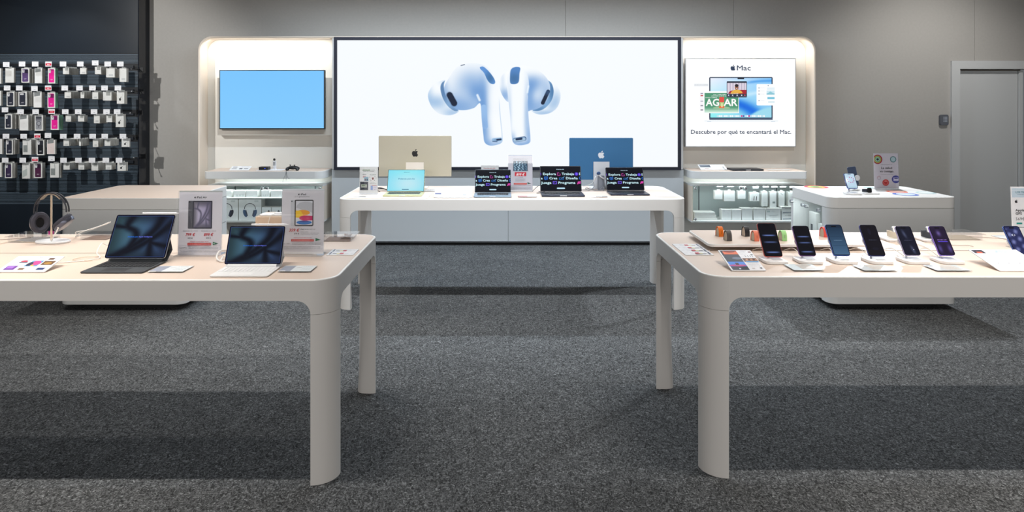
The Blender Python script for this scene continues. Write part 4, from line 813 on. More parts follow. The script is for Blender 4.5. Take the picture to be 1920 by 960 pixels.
poster('acrylic poster with a white price on red, between the laptops on the back table', 953, 998.5, 291, 358.5, (848, 102, 1268, 725), art_air2)
def art_small_notice(f): f.rect(0, 0, 100, 140, C(214, 212, 210)); f.small(14, 12, 80, 5, C(170, 70, 70), 4); [f.small(12, y_, 86, 3, C(120, 120, 124), y_) for y_ in (30, 42, 54, 66)]
poster('small white notice whose top shows above the silver-blue laptop', 902, 935, 311.5, 360.5, (0, 0, 100, 140), art_small_notice, baseD=.05, name='notice_stand')
def art_leaf(f):
    f.rect(135, 125, 462, 600, C(232, 230, 226)); f.rect(186, 176, 326, 192, C(96, 132, 84)); f.small(326, 180, 412, 9, C(50, 54, 50), 2); f.small(200, 202, 396, 9, C(50, 54, 50), 3)
    f.small(190, 256, 250, 12, C(60, 64, 60), 4); f.small(318, 260, 428, 9, C(80, 110, 76), 5); f.small(324, 276, 424, 6, C(120, 120, 120), 6)
    f.rect(196, 286, 246, 320, C(214, 170, 170)); f.rect(216, 304, 294, 378, C(150, 182, 196)); f.rect(228, 340, 246, 376, C(120, 56, 56)); f.rect(262, 340, 280, 376, C(46, 60, 84)); f.poly([(356, 316), (392, 316), (390, 346), (374, 362), (358, 346)], C(160, 70, 60)); f.ell(374, 336, 10, 12, C(90, 60, 60))
    for x_, y_ in ((318, 310), (412, 304), (324, 356), (340, 374), (406, 368), (432, 326)): f.ell(x_, y_, 6, 6, C(70, 70, 76))
    f.rect(146, 394, 290, 544, C(50, 52, 60)); f.rect(164, 440, 270, 498, C(170, 174, 160)); f.rect(176, 452, 238, 468, C(90, 120, 80)); f.small(200, 528, 280, 6, C(140, 144, 150), 7); f.small(316, 424, 436, 10, C(130, 112, 112), 8); f.small(330, 406, 412, 5, C(150, 150, 150), 9)
    f.rect(334, 462, 446, 544, C(220, 214, 222)); f.rect(336, 464, 376, 542, C(150, 170, 214)); f.rect(360, 462, 446, 470, C(170, 60, 60)); f.small(384, 492, 440, 6, C(130, 130, 136), 1); f.small(400, 530, 424, 8, C(90, 90, 96), 3)
poster('leaflet stand with small pictures on white paper, at the left end of the back table', 674, 708, 314, 364.5, (135, 125, 462, 612), art_leaf)
def art_salud(f):
    f.rect(690, 72, 1092, 650, C(228, 222, 230))
    for r_, c_ in ((78, (176, 34, 54)), (58, (206, 214, 96)), (46, (90, 150, 80)), (38, (170, 220, 200)), (20, (8, 42, 46))): f.poly([(max(755 + r_ * math.cos(R(a)), 698), 172 + r_ * math.sin(R(a))) for a in range(360, 0, -12)], C(*c_))
    f.ell(1010, 172, 52, 52, C(96, 140, 144)); f.ell(1010, 172, 38, 38, C(196, 222, 226)); f.small(806, 256, 990, 8, C(60, 60, 66), 2)
    f.text('La salud', 810, 332, 36, C(34, 34, 40), 178, 'l', .03); f.text('va contigo.', 786, 386, 34, C(34, 34, 40), 232, 'l', .03); f.small(798, 420, 1002, 5, C(70, 70, 76), 5)
    for i in range(10): a = R(36 * i); f.ell(768 + 27 * math.cos(a), 480 + 27 * math.sin(a), 5, 5, C(190, 60, 90) if i > 4 else C(150, 140, 170))
    f.ell(876, 556, 54, 54, C(218, 44, 40)); f.ell(876, 556, 38, 34, C(240, 150, 140)); f.poly([(846, 536), (876, 542), (906, 536), (904, 570), (876, 590), (848, 570)], C(206, 24, 30))
    f.poly([(min(1042 + 66 * math.cos(R(a)), 1092), 502 + 64 * math.sin(R(a))) for a in range(360, 0, -12)], C(62, 66, 156)); f.rrect(1002, 470, 1086, 530, 6, C(200, 196, 232)); f.rect(1018, 480, 1076, 494, C(50, 50, 120)); f.rect(1010, 500, 1086, 520, C(236, 230, 244))
poster('white poster with coloured discs reading La salud va contigo, on the right-hand counter', 1639.5, 1685.5, 288.5, 354.5, (690, 72, 1092, 655), art_salud, z=.815, baseD=.07)
def art_gps(f):
    f.rect(600, 56, 1010, 640, C(236, 238, 242)); f.rect(610, 72, 1000, 160, C(196, 216, 230)); f.text('LOS TE', 646, 118, 17, C(30, 110, 130), 78, 'l', .03); f.rect(610, 90, 1000, 94, C(230, 238, 244)); f.small(660, 128, 900, 6, C(110, 130, 150), 1)
    f.logo(647, 197, 34, C(30, 30, 36)); f.text('Apple', 636, 292, 22, C(34, 36, 40), 84, 'l', .03); f.text('GPS', 636, 324, 22, C(34, 36, 40), 60, 'l', .03); f.text('569\u20ac', 636, 378, 28, C(90, 94, 100), 84, 'l'); f.rect(642, 400, 694, 416, C(20, 150, 140)); f.small(636, 440, 900, 10, C(130, 134, 140), 2)
poster('white poster with a price of 569 at the right edge of the picture', 1899, 1981, 352, 466, (600, 56, 1010, 640), art_gps)

# tilted brochure boards
def easel(lab, px0, px1, pyf, depth, rise, box, art, z=.80, name='brochure_board'):
    d = D_(pyf, z); w = (px1 - px0) * d / F; L_ = math.hypot(depth, rise); a = math.degrees(math.atan2(depth, rise))
    t_ = thing(name, lab, 'brochure', (X_((px0 + px1) / 2, d), d, z + .0012)); b = MB(); b.box((0, .0015, L_ / 2), (w, .003, L_), PAPER); pn = b.build('board', t_, (0, 0, .0025), (-R(a), 0, 0))
    f = Flat(w - .001, L_ - .001, box, .00004); art(f); f.build('board_print', INK, pn, (0, -.0003, .0005))
    b = MB(); b.box((0, depth * .82, rise * .4), (w * .5, .002, rise * .78), PAPER); b.build('board_prop', t_); return t_
def art_bro(f):
    f.rect(0, 0, 100, 70, C(236, 236, 244))
    f.small(42, 4, 58, 2, C(60, 60, 66), 1); f.small(40, 10, 60, 1, C(150, 150, 156), 2)
    f.rect(20, 16, 38, 30, C(170, 206, 226)); f.ell(29, 24, 7, 5, C(190, 60, 80)); f.rect(20, 26, 38, 30, C(40, 50, 76)); f.poly([(40, 46), (46, 20), (70, 20), (68, 46)], C(76, 150, 196)); f.ell(58, 32, 10, 11, C(206, 70, 140)); f.ell(48, 36, 6, 9, C(40, 46, 70)); f.rect(54, 40, 60, 46, C(230, 190, 70))
    f.rect(74, 8, 86, 16, C(96, 66, 48)); f.rect(72, 22, 96, 40, C(100, 70, 44)); f.ell(84, 32, 8, 5, C(170, 130, 60)); f.rect(8, 44, 30, 62, C(110, 60, 150)); f.rect(10, 46, 24, 56, C(160, 110, 200)); f.rect(38, 54, 50, 62, C(120, 96, 70)); f.rect(76, 52, 92, 62, C(40, 60, 110)); [f.small(40, y_, 66, 1, C(150, 150, 156), y_) for y_ in (49, 52)]
easel('white brochure board with six small pictures, at the front left of the left table', -8, 83, 511.5, .13, .034, (0, 0, 100, 70), art_bro)
def art_phone_bro(f):
    f.rect(0, 0, 100, 130, C(238, 238, 242)); f.rect(4, 2, 54, 128, C(38, 42, 54)); f.rect(10, 8, 54, 28, C(232, 116, 74)); f.ell(32, 10, 16, 6, C(150, 60, 40)); f.rect(4, 32, 54, 72, C(54, 64, 76)); f.ell(40, 54, 14, 8, C(110, 120, 140)); f.rect(4, 76, 54, 106, C(64, 132, 222)); f.ell(28, 100, 26, 6, C(190, 60, 130)); f.rect(24, 84, 34, 98, C(60, 34, 50)); f.ell(28, 120, 3, 4, C(200, 210, 230))
    f.small(66, 5, 84, 2, C(60, 60, 66), 1); f.rect(88, 10, 97, 16, C(110, 60, 60)); f.rect(90, 28, 97, 33, C(30, 30, 40)); [f.rect(x_, 36, x_ + 1.4, 46, C(60, 64, 80)) for x_ in (70, 78, 85, 91)]; [f.small(60, y_, 78, 1.6, C(170, 170, 176), y_) for y_ in (14, 26, 40)]
    f.rect(56, 54, 98, 78, C(140, 104, 84)); [f.ell(60 + 7 * i, 62 + 3 * (i % 2), 3.5, 5, C(200, 150, 120) if i % 2 else C(80, 44, 40)) for i in range(6)]; f.rect(60, 74, 98, 80, C(120, 176, 226)); [f.small(60, y_, 92, 1.8, C(170, 170, 176), y_) for y_ in (90, 96, 104)]; f.rect(88, 114, 94, 120, C(40, 40, 60)); f.rect(64, 116, 72, 121, C(190, 180, 180))
easel('brochure board with orange, black and blue pictures, beside the leftmost phone', 1372, 1436.5, 508.7, .18, .044, (0, 0, 100, 130), art_phone_bro)
def art_white_bro(f):
    f.rect(0, 0, 100, 130, C(240, 240, 244)); f.rect(3, 3, 26, 24, C(50, 46, 60)); f.rect(9, 14, 20, 24, C(206, 90, 66)); [f.small(48, y_, 72, 4, C(110, 160, 200), y_) for y_ in (8, 15)]; [f.small(14 + 22 * i, y_, 26 + 22 * i, 2, C(190, 194, 206), i * 7 + y_) for i in range(4) for y_ in (50, 62, 74)]; [f.ell(18 + 22 * i, 88, 1.5, 1.5, C(60, 60, 90)) for i in range(4)]
easel('large white brochure board right of the violet phone, mostly blank', 1875, 1970, 509.3, .19, .046, (0, 0, 100, 130), art_white_bro)
def art_wh2(f): f.rect(780, 497, 1060, 565, C(240, 240, 246)); f.small(850, 505, 920, 4, C(170, 172, 180), 1); f.rect(982, 505, 1040, 519, C(206, 222, 240)); f.frame(982, 505, 1040, 519, 2, C(110, 140, 180)); f.rect(783, 534, 830, 544, C(70, 76, 120)); f.small(865, 536, 896, 4, C(130, 150, 130), 2); f.frame(914, 532, 972, 550, 1.5, C(196, 206, 220)); f.rect(990, 532, 1040, 552, C(222, 228, 236)); f.rect(992, 546, 1018, 549, C(50, 110, 170))
easel('white brochure board lying between the gold laptop and the silver-blue laptop', 813.5, 884.5, 371.2, .12, .055, (780, 497, 1060, 565), art_wh2)
def art_shelf_l(f): f.rect(0, 0, 100, 60, C(238, 238, 238)); [f.rect(*q, C(110, 114, 122)) for q in ((8, 12, 30, 20), (8, 36, 34, 44), (46, 28, 62, 46), (70, 34, 92, 44))]; [f.small(50, y_, 90, 2, C(160, 160, 166), y_) for y_ in (8, 14)]
easel('white leaflet board with small grey pictures, on the shelf under the television', 429, 466, 320, .10, .035, (0, 0, 100, 60), art_shelf_l, z=.80)
def art_shelf_r(f): f.rect(0, 0, 100, 80, C(240, 240, 240)); f.rect(4, 6, 44, 42, C(140, 148, 158)); f.poly([(4, 30), (44, 14), (44, 42), (4, 42)], C(100, 110, 124)); f.rect(18, 54, 34, 62, C(176, 130, 130)); [f.small(54, y_, 92, 2, C(190, 196, 204), y_) for y_ in (30, 36, 44)]
easel('white leaflet board with a grey picture, on the shelf under the glowing sign', 1314, 1364, 319, .12, .045, (0, 0, 100, 80), art_shelf_r, z=.80)

# ================================================================ tablets with keyboards on the left table
wfn = wallp((70, 112, 124), (6, 12, 24), (56, 78, 124), 1.75)
def art_tab(f):
    f.rrect(0, 0, 1000, 740, 30, C(8, 10, 26)); b = (24, 24, 976, 716); f.grid(*b, 80, 60, lambda X, Y: wfn(X, Y, b))
    f.frame(24, 24, 976, 716, 3, C(70, 96, 170))
    f.text('Dise\u00f1ado para', 290, 392, 22, C(34, 112, 226), 172, 'l', .03); f.text('Apple Intelligence', 472, 392, 22, C(104, 116, 230), 232, 'l', .03)
def tablet(lab, px0, px1, pyk, pxt1, pyt, pyb, kbody, kcol, deckd, tilt, scr, z=HT):
    d = D_(pyk); w = (px1 - px0) * d / F; xc = X_((px0 + px1) / 2, d)
    t_ = thing('tablet', lab, 'tablet', (xc, d, z)); xr = xc + w / 2
    b = MB(); b.slab((0, deckd / 2, .0006), w, deckd, .0055, .010, kbody, .0015); deck = b.build('keyboard_deck', t_)
    b = MB(); kw = w * .93 / 13
    for i in range(13):
        for j in range(5): b.box((-w * .465 + (i + .5) * kw, deckd * .46 + j * deckd * .088, .0069), (kw * .84, deckd * .074, .0014), kcol)
    b.build('keys', deck); MB().box((0, deckd * .20, .0063), (w * .38, deckd * .26, .0005), kcol).build('trackpad', deck)
    # tablet body floats tilted above the rear of the deck
    db = deckd + .0; Y0 = d + .178 if deckd > .18 else d + .155
    z0 = EYE - (pyb - VY) * Y0 / F; tl = R(tilt)
    L_ = .199 if w > .24 else .163; h0 = z0 - z
    b = MB(); b.M = Matrix.Translation((0, Y0 - d, h0)) @ Matrix.Rotation(R(90) - tl, 4, 'X'); b.slab((0, L_ / 2, -.0055), w + .006, L_, .0055, .012, mat('tablet_edge', C(200, 204, 212), .3, .8), .002); b.build('tablet_body', t_)
    f = Flat(w + .004, L_ - .002, (0, 0, 1000, 740), .0001); art_tab(f); f.build('tablet_screen', SCREENDIM, t_, (0, Y0 - d - .0006 , h0 + .0013), (-tl, 0, 0))
    # hinge: spine at the rear of the deck and folding back plate
    b = MB(); b.cyl((-w * .44, deckd - .004, .009), (w * .44, deckd - .004, .009), .0075, kbody, n=14); b.build('hinge', t_)
    y2, z2 = Y0 - d + L_ * .42 * math.sin(tl), h0 + L_ * .42 * math.cos(tl)
    b = MB(); b.loft([[(-w / 2, deckd, .004), (w / 2, deckd, .004), (w / 2, deckd + .004, .003), (-w / 2, deckd + .004, .003)], [(-w / 2, y2 + .028, z2 * .45), (w / 2, y2 + .028, z2 * .45), (w / 2, y2 + .033, z2 * .45), (-w / 2, y2 + .033, z2 * .45)], [(-w / 2, y2 + .010, z2), (w / 2, y2 + .010, z2), (w / 2, y2 + .014, z2), (-w / 2, y2 + .014, z2)], [(-w / 2, y2 + .010 + (L_ * .54) * math.sin(tl), z2 + L_ * .54 * math.cos(tl)), (w / 2, y2 + .010 + (L_ * .54) * math.sin(tl), z2 + L_ * .54 * math.cos(tl)), (w / 2, y2 + .0125 + L_ * .54 * math.sin(tl), z2 + L_ * .54 * math.cos(tl)), (-w / 2, y2 + .0125 + L_ * .54 * math.sin(tl), z2 + L_ * .54 * math.cos(tl))]], kbody); b.build('folding_back', t_)
    # pen lying on the top edge
    yt, zt = Y0 - d + L_ * math.sin(tl) + .003, h0 + L_ * math.cos(tl) + .0052
    px_a, px_b = scr; xa, xb = X_(px_a, d + yt) - xc, X_(px_b, d + yt) - xc
    b = MB(); b.cyl((xa, yt, zt), (xb - .012, yt, zt), .0042, PAPER, n=14); b.cyl((xb - .012, yt, zt), (xb, yt, zt), .0042, PAPER, .0008, 14); pn = b.build('pen', None, (xc, d, z)); b = None
    return t_, pn
DG = mat('charcoal_case', C(62, 66, 70), .6); t1, pen1 = tablet('tablet on a black keyboard case, at the front of the left table', 148.5, 267, 513, 328, 406, 484.5, DG, mat('black_keys', C(32, 34, 38), .5), .198, 30, (268, 335))
tag(pen1, 'white pen on the top edge of the tablet with the black keyboard', 'pen')
t2, pen2 = tablet('tablet on a white keyboard case, at the front of the left table', 391.5, 501.5, 520, 533, 424.5, 496, mat('white_case', C(232, 232, 232), .5), mat('white_keys', C(240, 240, 240), .5), .158, 23, (472, 541))
tag(pen2, 'white pen on the top edge of the tablet with the white keyboard', 'pen')
def coil(lab, base, pts, r=.0022, m=CABLE, name='charging_cable', grp=None):
    b = MB(); b.tube(smooth_path(pts, 7), r, m, 7); return tag(b.build(name, None, base), lab, 'cable', grp)
x_, y_ = T(183, 478); coil('white charging cable looping to the left of the black-keyboard tablet', (x_, y_, HT), [(.10, .10, .008), (.03, .12, .006), (-.01, .08, .03), (.0, .03, .045), (.02, -.04, .02), (.06, -.09, .006), (.0, -.14, .0035), (-.08, -.17, .003), (-.12, -.20, .003)], .0022)
coil('second loop of white cable lying beside the black-keyboard tablet', (x_ + .01, y_ - .12, HT), [(.05, .07, .003), (-.02, .05, .006), (-.055, .02, .003), (-.03, -.01, .004), (.04, -.005, .003)], .0018, mat('cable_shade', C(214, 196, 176), .5))
x_, y_ = T(412, 487); coil('thick white cable coiled at the left corner of the white-keyboard tablet', (x_, y_, HT), [(.10, .12, .01), (.02, .10, .02), (-.015, .04, .03), (-.005, -.02, .012), (.03, -.05, .004), (.05, -.02, .006), (.01, .02, .01), (.02, -.04, .004)], .0035)
x_, y_ = T(320, 462); coil('white plug cable behind the upper right corner of the black-keyboard tablet', (x_, y_ - .15, HT), [(-.02, -.05, .08), (.0, -.03, .075), (.004, .01, .06), (-.006, .04, .04), (-.04, .05, .03), (-.1, .06, .003)], .002)

# flat cards and price slips
def card(lab, px0, px1, pyf, dep, art, box=(0, 0, 100, 60), z=.80, clear=True, name='price_card', rz=0):
    d = D_(pyf, z); w = (px1 - px0) * d / F; t_ = thing(name, lab, 'card', (X_((px0 + px1) / 2, d), d, z + .0004), R(rz))
    b = MB(); b.slab((0, dep / 2, .0), w, dep, .004 if clear else .0012, .004, CLEAR if clear else PAPER); b.build('card_holder' if clear else 'card_sheet', t_)
    f = Flat(w - (.006 if clear else .001), dep - (.006 if clear else .001), box, .00012); art(f); f.build('card_print', INK, t_, (0, .003 if clear else .0005, .0046 if clear else .0014), (-R(90), 0, 0)); return t_
def art_card(f): f.rect(0, 0, 100, 60, C(206, 214, 218)); f.rect(0, 4, 36, 58, C(150, 156, 172)); f.rect(38, 0, 100, 60, C(222, 228, 230)); f.small(44, 20, 60, 2, C(120, 60, 66), 2); [f.small(62, y_, 92, 2.4, C(120, 124, 130), y_) for y_ in (10, 26, 40)]; f.rect(0, 55, 22, 60, C(250, 250, 250))
card('clear price card lying to the right of the black keyboard', 275, 343, 512, .105, art_card)
card('clear price card lying to the right of the white keyboard', 519, 583, 511.5, .105, art_card)
def art_slip(n, flip):
    def a(f):
        f.rect(0, 0, 100, 20 * n, C(236, 236, 238))
        for i in range(n):
            y0 = 20 * i; X = (lambda q: 100 - q) if flip else (lambda q: q); R_ = lambda a_, b_, c_, d_, col: f.rect(min(X(a_), X(b_)), c_, max(X(a_), X(b_)), d_, col)
            R_(8, 13, y0 + 2, y0 + 17, C(70, 84, 120)); R_(20, 34, y0 + 10, y0 + 13, C(80, 82, 90)); R_(34, 46, y0 + 8, y0 + 15, C(226, 222, 180)); R_(46, 60, y0 + 6, y0 + 15, C(190, 40, 60)); [f.small(X(72) - 6, y0 + q_, X(72) + 8, 1.6, C(150, 152, 158), q_) for q_ in (7, 13)]; f.small(min(X(86), X(98)), y0 + 10, max(X(86), X(98)), 1.6, C(160, 160, 166), i)
    return a
card('paper slip with red price boxes at the right end of the left table', 611, 662, 479, .125, art_slip(2, False), (0, 0, 100, 40), clear=False, name='price_slip')
card('paper slip with four red price boxes at the left end of the right table', 1285.5, 1339.5, 479, .25, art_slip(4, True), (0, 0, 100, 80), clear=False, name='price_slip')
def art_cl(s):
    def a(f): f.rect(0, 0, 100, 60, C(200, 208, 210)); f.rect(0, 0, 36, 60, C(216, 228, 234) if s == 0 else C(196, 202, 206)); f.rect(36, 0, 82, 50, C(206, 202, 196)); f.rect(4, 6, 22, 16, C(120, 124, 130) if s else C(206, 220, 228)); [f.small(34, y_, 88, 2.4, C(150, 152, 156), y_ + s) for y_ in (14, 30, 44)]; f.rect(76, 52, 98, 59, C(246, 246, 246))
    return a
card('clear price card in front of the two leftmost phones', 1489, 1546, 509.5, .115, art_cl(0))
card('clear price card in front of the blue-screen and black phones', 1620, 1685, 510, .105, art_cl(1))
card('clear price card in front of the violet phone', 1757, 1824, 510, .105, art_cl(2))
card('pinkish clear card between the red-priced poster and the largest dark laptop', 971, 1007, 370.5, .08, lambda f: (f.rect(0, 0, 100, 60, C(222, 196, 192)), f.rect(0, 20, 50, 50, C(190, 130, 130)), f.rect(76, 10, 100, 50, C(246, 246, 246))))
card('white square card in front of the grey anti-theft block', 1106, 1118, 370.5, .055, lambda f: f.rect(0, 0, 100, 60, C(240, 240, 242)), clear=False)
card('small clear label lying left of the rightmost dark laptop', 1119, 1141, 370.3, .05, lambda f: (f.rect(0, 0, 100, 60, C(214, 210, 206)), f.rect(50, 10, 96, 50, C(150, 146, 146)), f.rect(0, 0, 45, 60, C(240, 240, 240))))
card('white card with rounded corners at the right end of the back table', 1233, 1269, 369.3, .09, lambda f: f.rect(0, 0, 100, 60, C(244, 244, 246)), clear=False)
card('clear label lying in front of the leaflet stand on the cream mat', 658, 688, 370.2, .04, lambda f: (f.rect(0, 0, 100, 60, C(232, 232, 230)), f.rect(50, 10, 92, 56, C(120, 120, 120)), f.rect(0, 20, 40, 60, C(250, 250, 250))), z=.80)
card('thin clear label on the shelf beside the closed laptop', 1442, 1485, 319.5, .08, lambda f: f.rect(0, 0, 100, 60, C(226, 222, 216)), z=.80)

# clear trays over the cable openings
def tray(lab, px0, px1, pyf, dep, hh, inside, z=.80):
    d = D_(pyf, z); w = (px1 - px0) * d / F; t_ = thing('clear_tray', lab, 'tray', (X_((px0 + px1) / 2, d), d, HT)); b = MB()
    for c_, s_ in (((0, .0015, hh / 2), (w, .003, hh)), ((0, dep - .0015, hh / 2), (w, .003, hh)), ((-w / 2 + .0015, dep / 2, hh / 2), (.003, dep - .006, hh)), ((w / 2 - .0015, dep / 2, hh / 2), (.003, dep - .006, hh)), ((0, dep / 2, hh + .0015), (w + .03, dep + .01, .003))): b.box(c_, s_, CLEAR)
    b.build('tray_walls', t_); MB().box((0, dep / 2, .0008), (w - .012, dep - .012, .0012), inside).build('tray_bottom', t_); return t_
BRN = mat('brown_opening', C(112, 86, 72), .6)
tray('clear acrylic tray with crumpled brown tape, at the right end of the left table', 604, 658, 453, .14, .022, BRN)
x_, y_ = T(650, 447); b = MB(); rnd = random.Random(4)
for i in range(5): p = [(rnd.uniform(-.03, .03), rnd.uniform(-.02, .02), .003 + rnd.random() * .016) for _ in range(4)]; b.tube(smooth_path(p, 4), 0, mat('brown_tape', C(160, 116, 84), .5), prof=[(-.008, -.0005), (.008, -.0005), (.008, .0005), (-.008, .0005)])
tag(b.build('brown_tape', None, (x_ - .005, y_, HT + .002)), 'crumpled strip of brown tape inside the clear tray on the left table', 'tape')
tray('clear acrylic tray with a grey lid, at the left edge behind the brochure board', 14, 76, 455, .15, .026, mat('grey_tray', C(120, 118, 118), .5))
tray('clear acrylic tray with white cables on it, right of the headphone stand', 150, 200, 450, .12, .02, BRN)
tray('clear acrylic tray holding a brown block, right of the dark watch on the right table', 1784, 1843, 450.5, .14, .026, mat('brown_block', C(150, 134, 112), .5))
x_, y_ = T(150, 447); coil('looped white cable with a long sticking-out end, beside the headphone stand', (x_, y_, HT), [(-.04, .05, .003), (-.02, .0, .032), (.06, .0, .045), (.13, .01, .075), (.15, .01, .082), (.12, .01, .068), (.02, -.005, .036), (-.035, .02, .006), (-.03, .055, .004)], .0024)
coil('thin white cable lying in a loop before the headphone stand', (x_ - .12, y_ - .05, HT), [(.02, .05, .003), (.01, -.02, .003), (-.05, -.06, .003), (-.16, -.04, .003), (-.18, -.14, .003)], .0014, mat('cable_shade', C(214, 196, 176), .5))
coil('thin dark cable crossing the left end of the left table', (x_ - .42, y_ - .02, HT), [(.17, .02, .003), (.05, -.03, .003), (-.05, -.08, .003), (-.17, -.11, .003)], .0014, mat('cable_brown', C(120, 96, 80), .5))

# beige riser behind the white-keyboard tablet
x_, y_ = X_(527, 3.34), 3.34; rs = thing('display_riser', 'beige box riser behind the white-keyboard tablet and the colourful poster', 'riser', (x_, y_ + .085, HT)); w_ = .262
b = MB(); b.slab((0, 0, 0), w_, .16, .132, .012, mat('riser_beige', C(206, 182, 158), .5), .004); b.build('riser_box', rs)
pc = thing('wireless_charger', 'slim white charger lying on the beige riser', 'charger', (x_ - .06, y_ + .06, HT + .1325)); b = MB(); b.slab((0, 0, 0), .115, .07, .007, .01, PAPER, .002); b.slab((.03, 0, .007), .04, .03, .006, .006, PAPER, .002); b.build('base_body', pc)
coil('white cable hanging down the front of the beige riser', (x_ - .05, y_ + .02, HT), [(0.01, 0, .142), (.0, -.022, .138), (-.012, -.024, .10), (-.02, -.03, .05), (-.01, -.05, .003)], .0016)

# ================================================================ headphones on their stand
def quat_z(v): return Vector(v).to_track_quat('Z', 'Y').to_matrix().to_4x4()
sx_, sy_ = T(99.5, 454.5); hs = thing('headphone_stand', 'slim champagne pole stand on a white oval base, at the left of the left table', 'stand', (sx_, sy_, HT))
b = MB(); b.M = Matrix.Scale(1.0, 4) ; n = 40
ov = lambda a_, b_2, z_: [(a_ * math.cos(2 * math.pi * k / n), b_2 * math.sin(2 * math.pi * k / n), z_) for k in range(n)]
b.loft([ov(.080, .048, 0), ov(.083, .051, .003), ov(.083, .051, .008), ov(.080, .048, .011)], PAPER); b.build('stand_base', hs)
CHAMP = mat('champagne_metal', C(224, 206, 184), .3, .8); b = MB(); b.cyl((-.008, 0, .011), (-.008, 0, .232), .0050, CHAMP, n=16); b.build('stand_pole', hs)
b = MB(); b.tube(smooth_path([(-.056, 0, .213), (-.035, 0, .233), (-.008, 0, .240), (.02, 0, .233), (.04, 0, .216)]), 0, CHAMP, prof=[(-.012, -.0025), (.012, -.0025), (.012, .0025), (-.012, .0025)]); b.build('stand_cradle', hs)
hp = thing('headphones', 'dark grey over-ear headphones hanging on the champagne pole stand', 'headphones', (sx_ - .007, sy_ - .001, HT + .043)); HB = mat('headphone_band', C(34, 36, 44), .45); HC = mat('headphone_cup', C(92, 94, 106), .28, .7); HP = mat('ear_cushion', C(58, 58, 68), .9)
top = .206
b = MB(); arc = [(.080 * math.cos(R(a)), .0, top - .092 + .088 * math.sin(R(a))) for a in range(188, -9, -8)]
b.tube([(x, y - .010, z) for x, y, z in arc], 0, HB, prof=[(.0038 * math.cos(R(q * 45)), .0038 * math.sin(R(q * 45))) for q in range(8)]); b.tube([(x, y + .010, z) for x, y, z in arc], 0, HB, prof=[(.0038 * math.cos(R(q * 45)), .0038 * math.sin(R(q * 45))) for q in range(8)])
b.build('headband', hp)
b = MB(); b.tube([(x * .955, 0, z - .004) for x, y, z in arc[4:-4]], 0, mat('band_mesh', C(70, 72, 80), .8), prof=[(-.009, -.001), (.009, -.001), (.009, .001), (-.009, .001)]); b.build('band_canopy', hp)
for s_ in (-1, 1):
    b = MB(); b.cyl((s_ * .080, 0, top - .098), (s_ * .079, 0, top - .128), .0028, STEEL, n=10); b.build('slider_arm', hp)
    axis = Vector((-s_ * .80, -.42 if s_ < 0 else .50, .46 if s_ < 0 else -.10)).normalized()
    # cup faces inwards, the pair hangs slightly rotated
    axis = Vector((.80, -.52, .10)).normalized() if s_ < 0 else Vector((-.62, -.05, .72)).normalized()
    M0 = Matrix.Translation((s_ * (.058 if s_ > 0 else .056), 0 if s_ > 0 else -.004, top - .150)) @ quat_z(axis)
    rg = lambda r_, e_2, z_: [(1.1 * r_ * math.cos(2 * math.pi * k / 28), 1.1 * r_ * e_2 * math.sin(2 * math.pi * k / 28), z_) for k in range(28)]
    b = MB(); b.M = M0; b.loft([rg(.030, 1.25, -.021), rg(.036, 1.22, -.018), rg(.039, 1.2, -.010), rg(.039, 1.2, -.001)], HC); cup = b.build('ear_cup', hp)
    b = MB(); b.M = M0; b.loft([rg(.038, 1.2, 0), rg(.0395, 1.2, .008), rg(.036, 1.2, .016), rg(.028, 1.2, .018), rg(.020, 1.25, .012), rg(.017, 1.3, .004)], HP, True, False); b.loft([rg(.017, 1.3, .004), rg(.001, 1.3, .003)], BLACK, False, True); b.build('ear_cushion', cup)
b = MB(); b.tube(smooth_path([(.055, -.035, .075), (.045, -.04, .05), (.03, -.035, .03), (.02, -.03, .01)]), .003, CABLE, 8); b.ball((.058, -.037, .079), .005, CABLE); tag(b.build('headphone_cable', None, (sx_ - .007, sy_ - .001, HT + .0)), 'short white plug cable hanging below the right ear cup', 'cable')

# ================================================================ phones on the right table
def ph_rows(f, bg_, bars):
    f.rrect(0, 0, 100, 205, 12, C(6, 7, 12)); f.rrect(4, 4, 96, 201, 10, C(*bg_)); f.rrect(34, 9, 66, 17, 4, C(0, 0, 0)); bars(f)
def bars_reflected(f):  # ceiling light reflections drawn into the screen picture as glowing streaks
    for y_, a_ in ((76, 1), (118, .8), (180, 1)): f.grid(12, y_ - 9, 90, y_ + 9, 20, 8, lambda X, Y, yy=y_, aa=a_: (lambda q: np.stack([.05 + .38 * q, .06 + .46 * q, .10 + .68 * q], -1))(aa * np.exp(-((Y - yy) / 4.0) ** 2) * np.exp(-((X - 51) / 34) ** 4)))
def bars_blue(f):
    f.grid(4, 20, 96, 200, 12, 24, lambda X, Y: np.stack([.10 + .0009 * Y, .19 + .0011 * Y, .28 + .0013 * Y], -1)); f.small(26, 104, 78, 5, C(120, 150, 180), 2); f.rect(8, 78, 92, 80, C(30, 52, 76)); f.rect(8, 140, 92, 142, C(34, 58, 84))
def bars_black(f): f.small(28, 100, 78, 4, C(84, 88, 110), 3); f.ell(48, 46, 9, 22, C(22, 22, 36)); f.ell(52, 160, 20, 9, C(20, 20, 34))
def bars_navy(f): f.grid(6, 18, 94, 198, 14, 26, lambda X, Y: (lambda q: np.stack([.07 + .22 * q, .08 + .24 * q, .15 + .28 * q], -1))(np.exp(-((X - 50 - (Y - 100) * .18) / 9) ** 2) * np.abs(np.sin(Y / 36.0)) ** 3)); f.small(28, 100, 78, 4, C(90, 94, 124), 3); f.ell(66, 168, 3, 3, C(210, 210, 220))
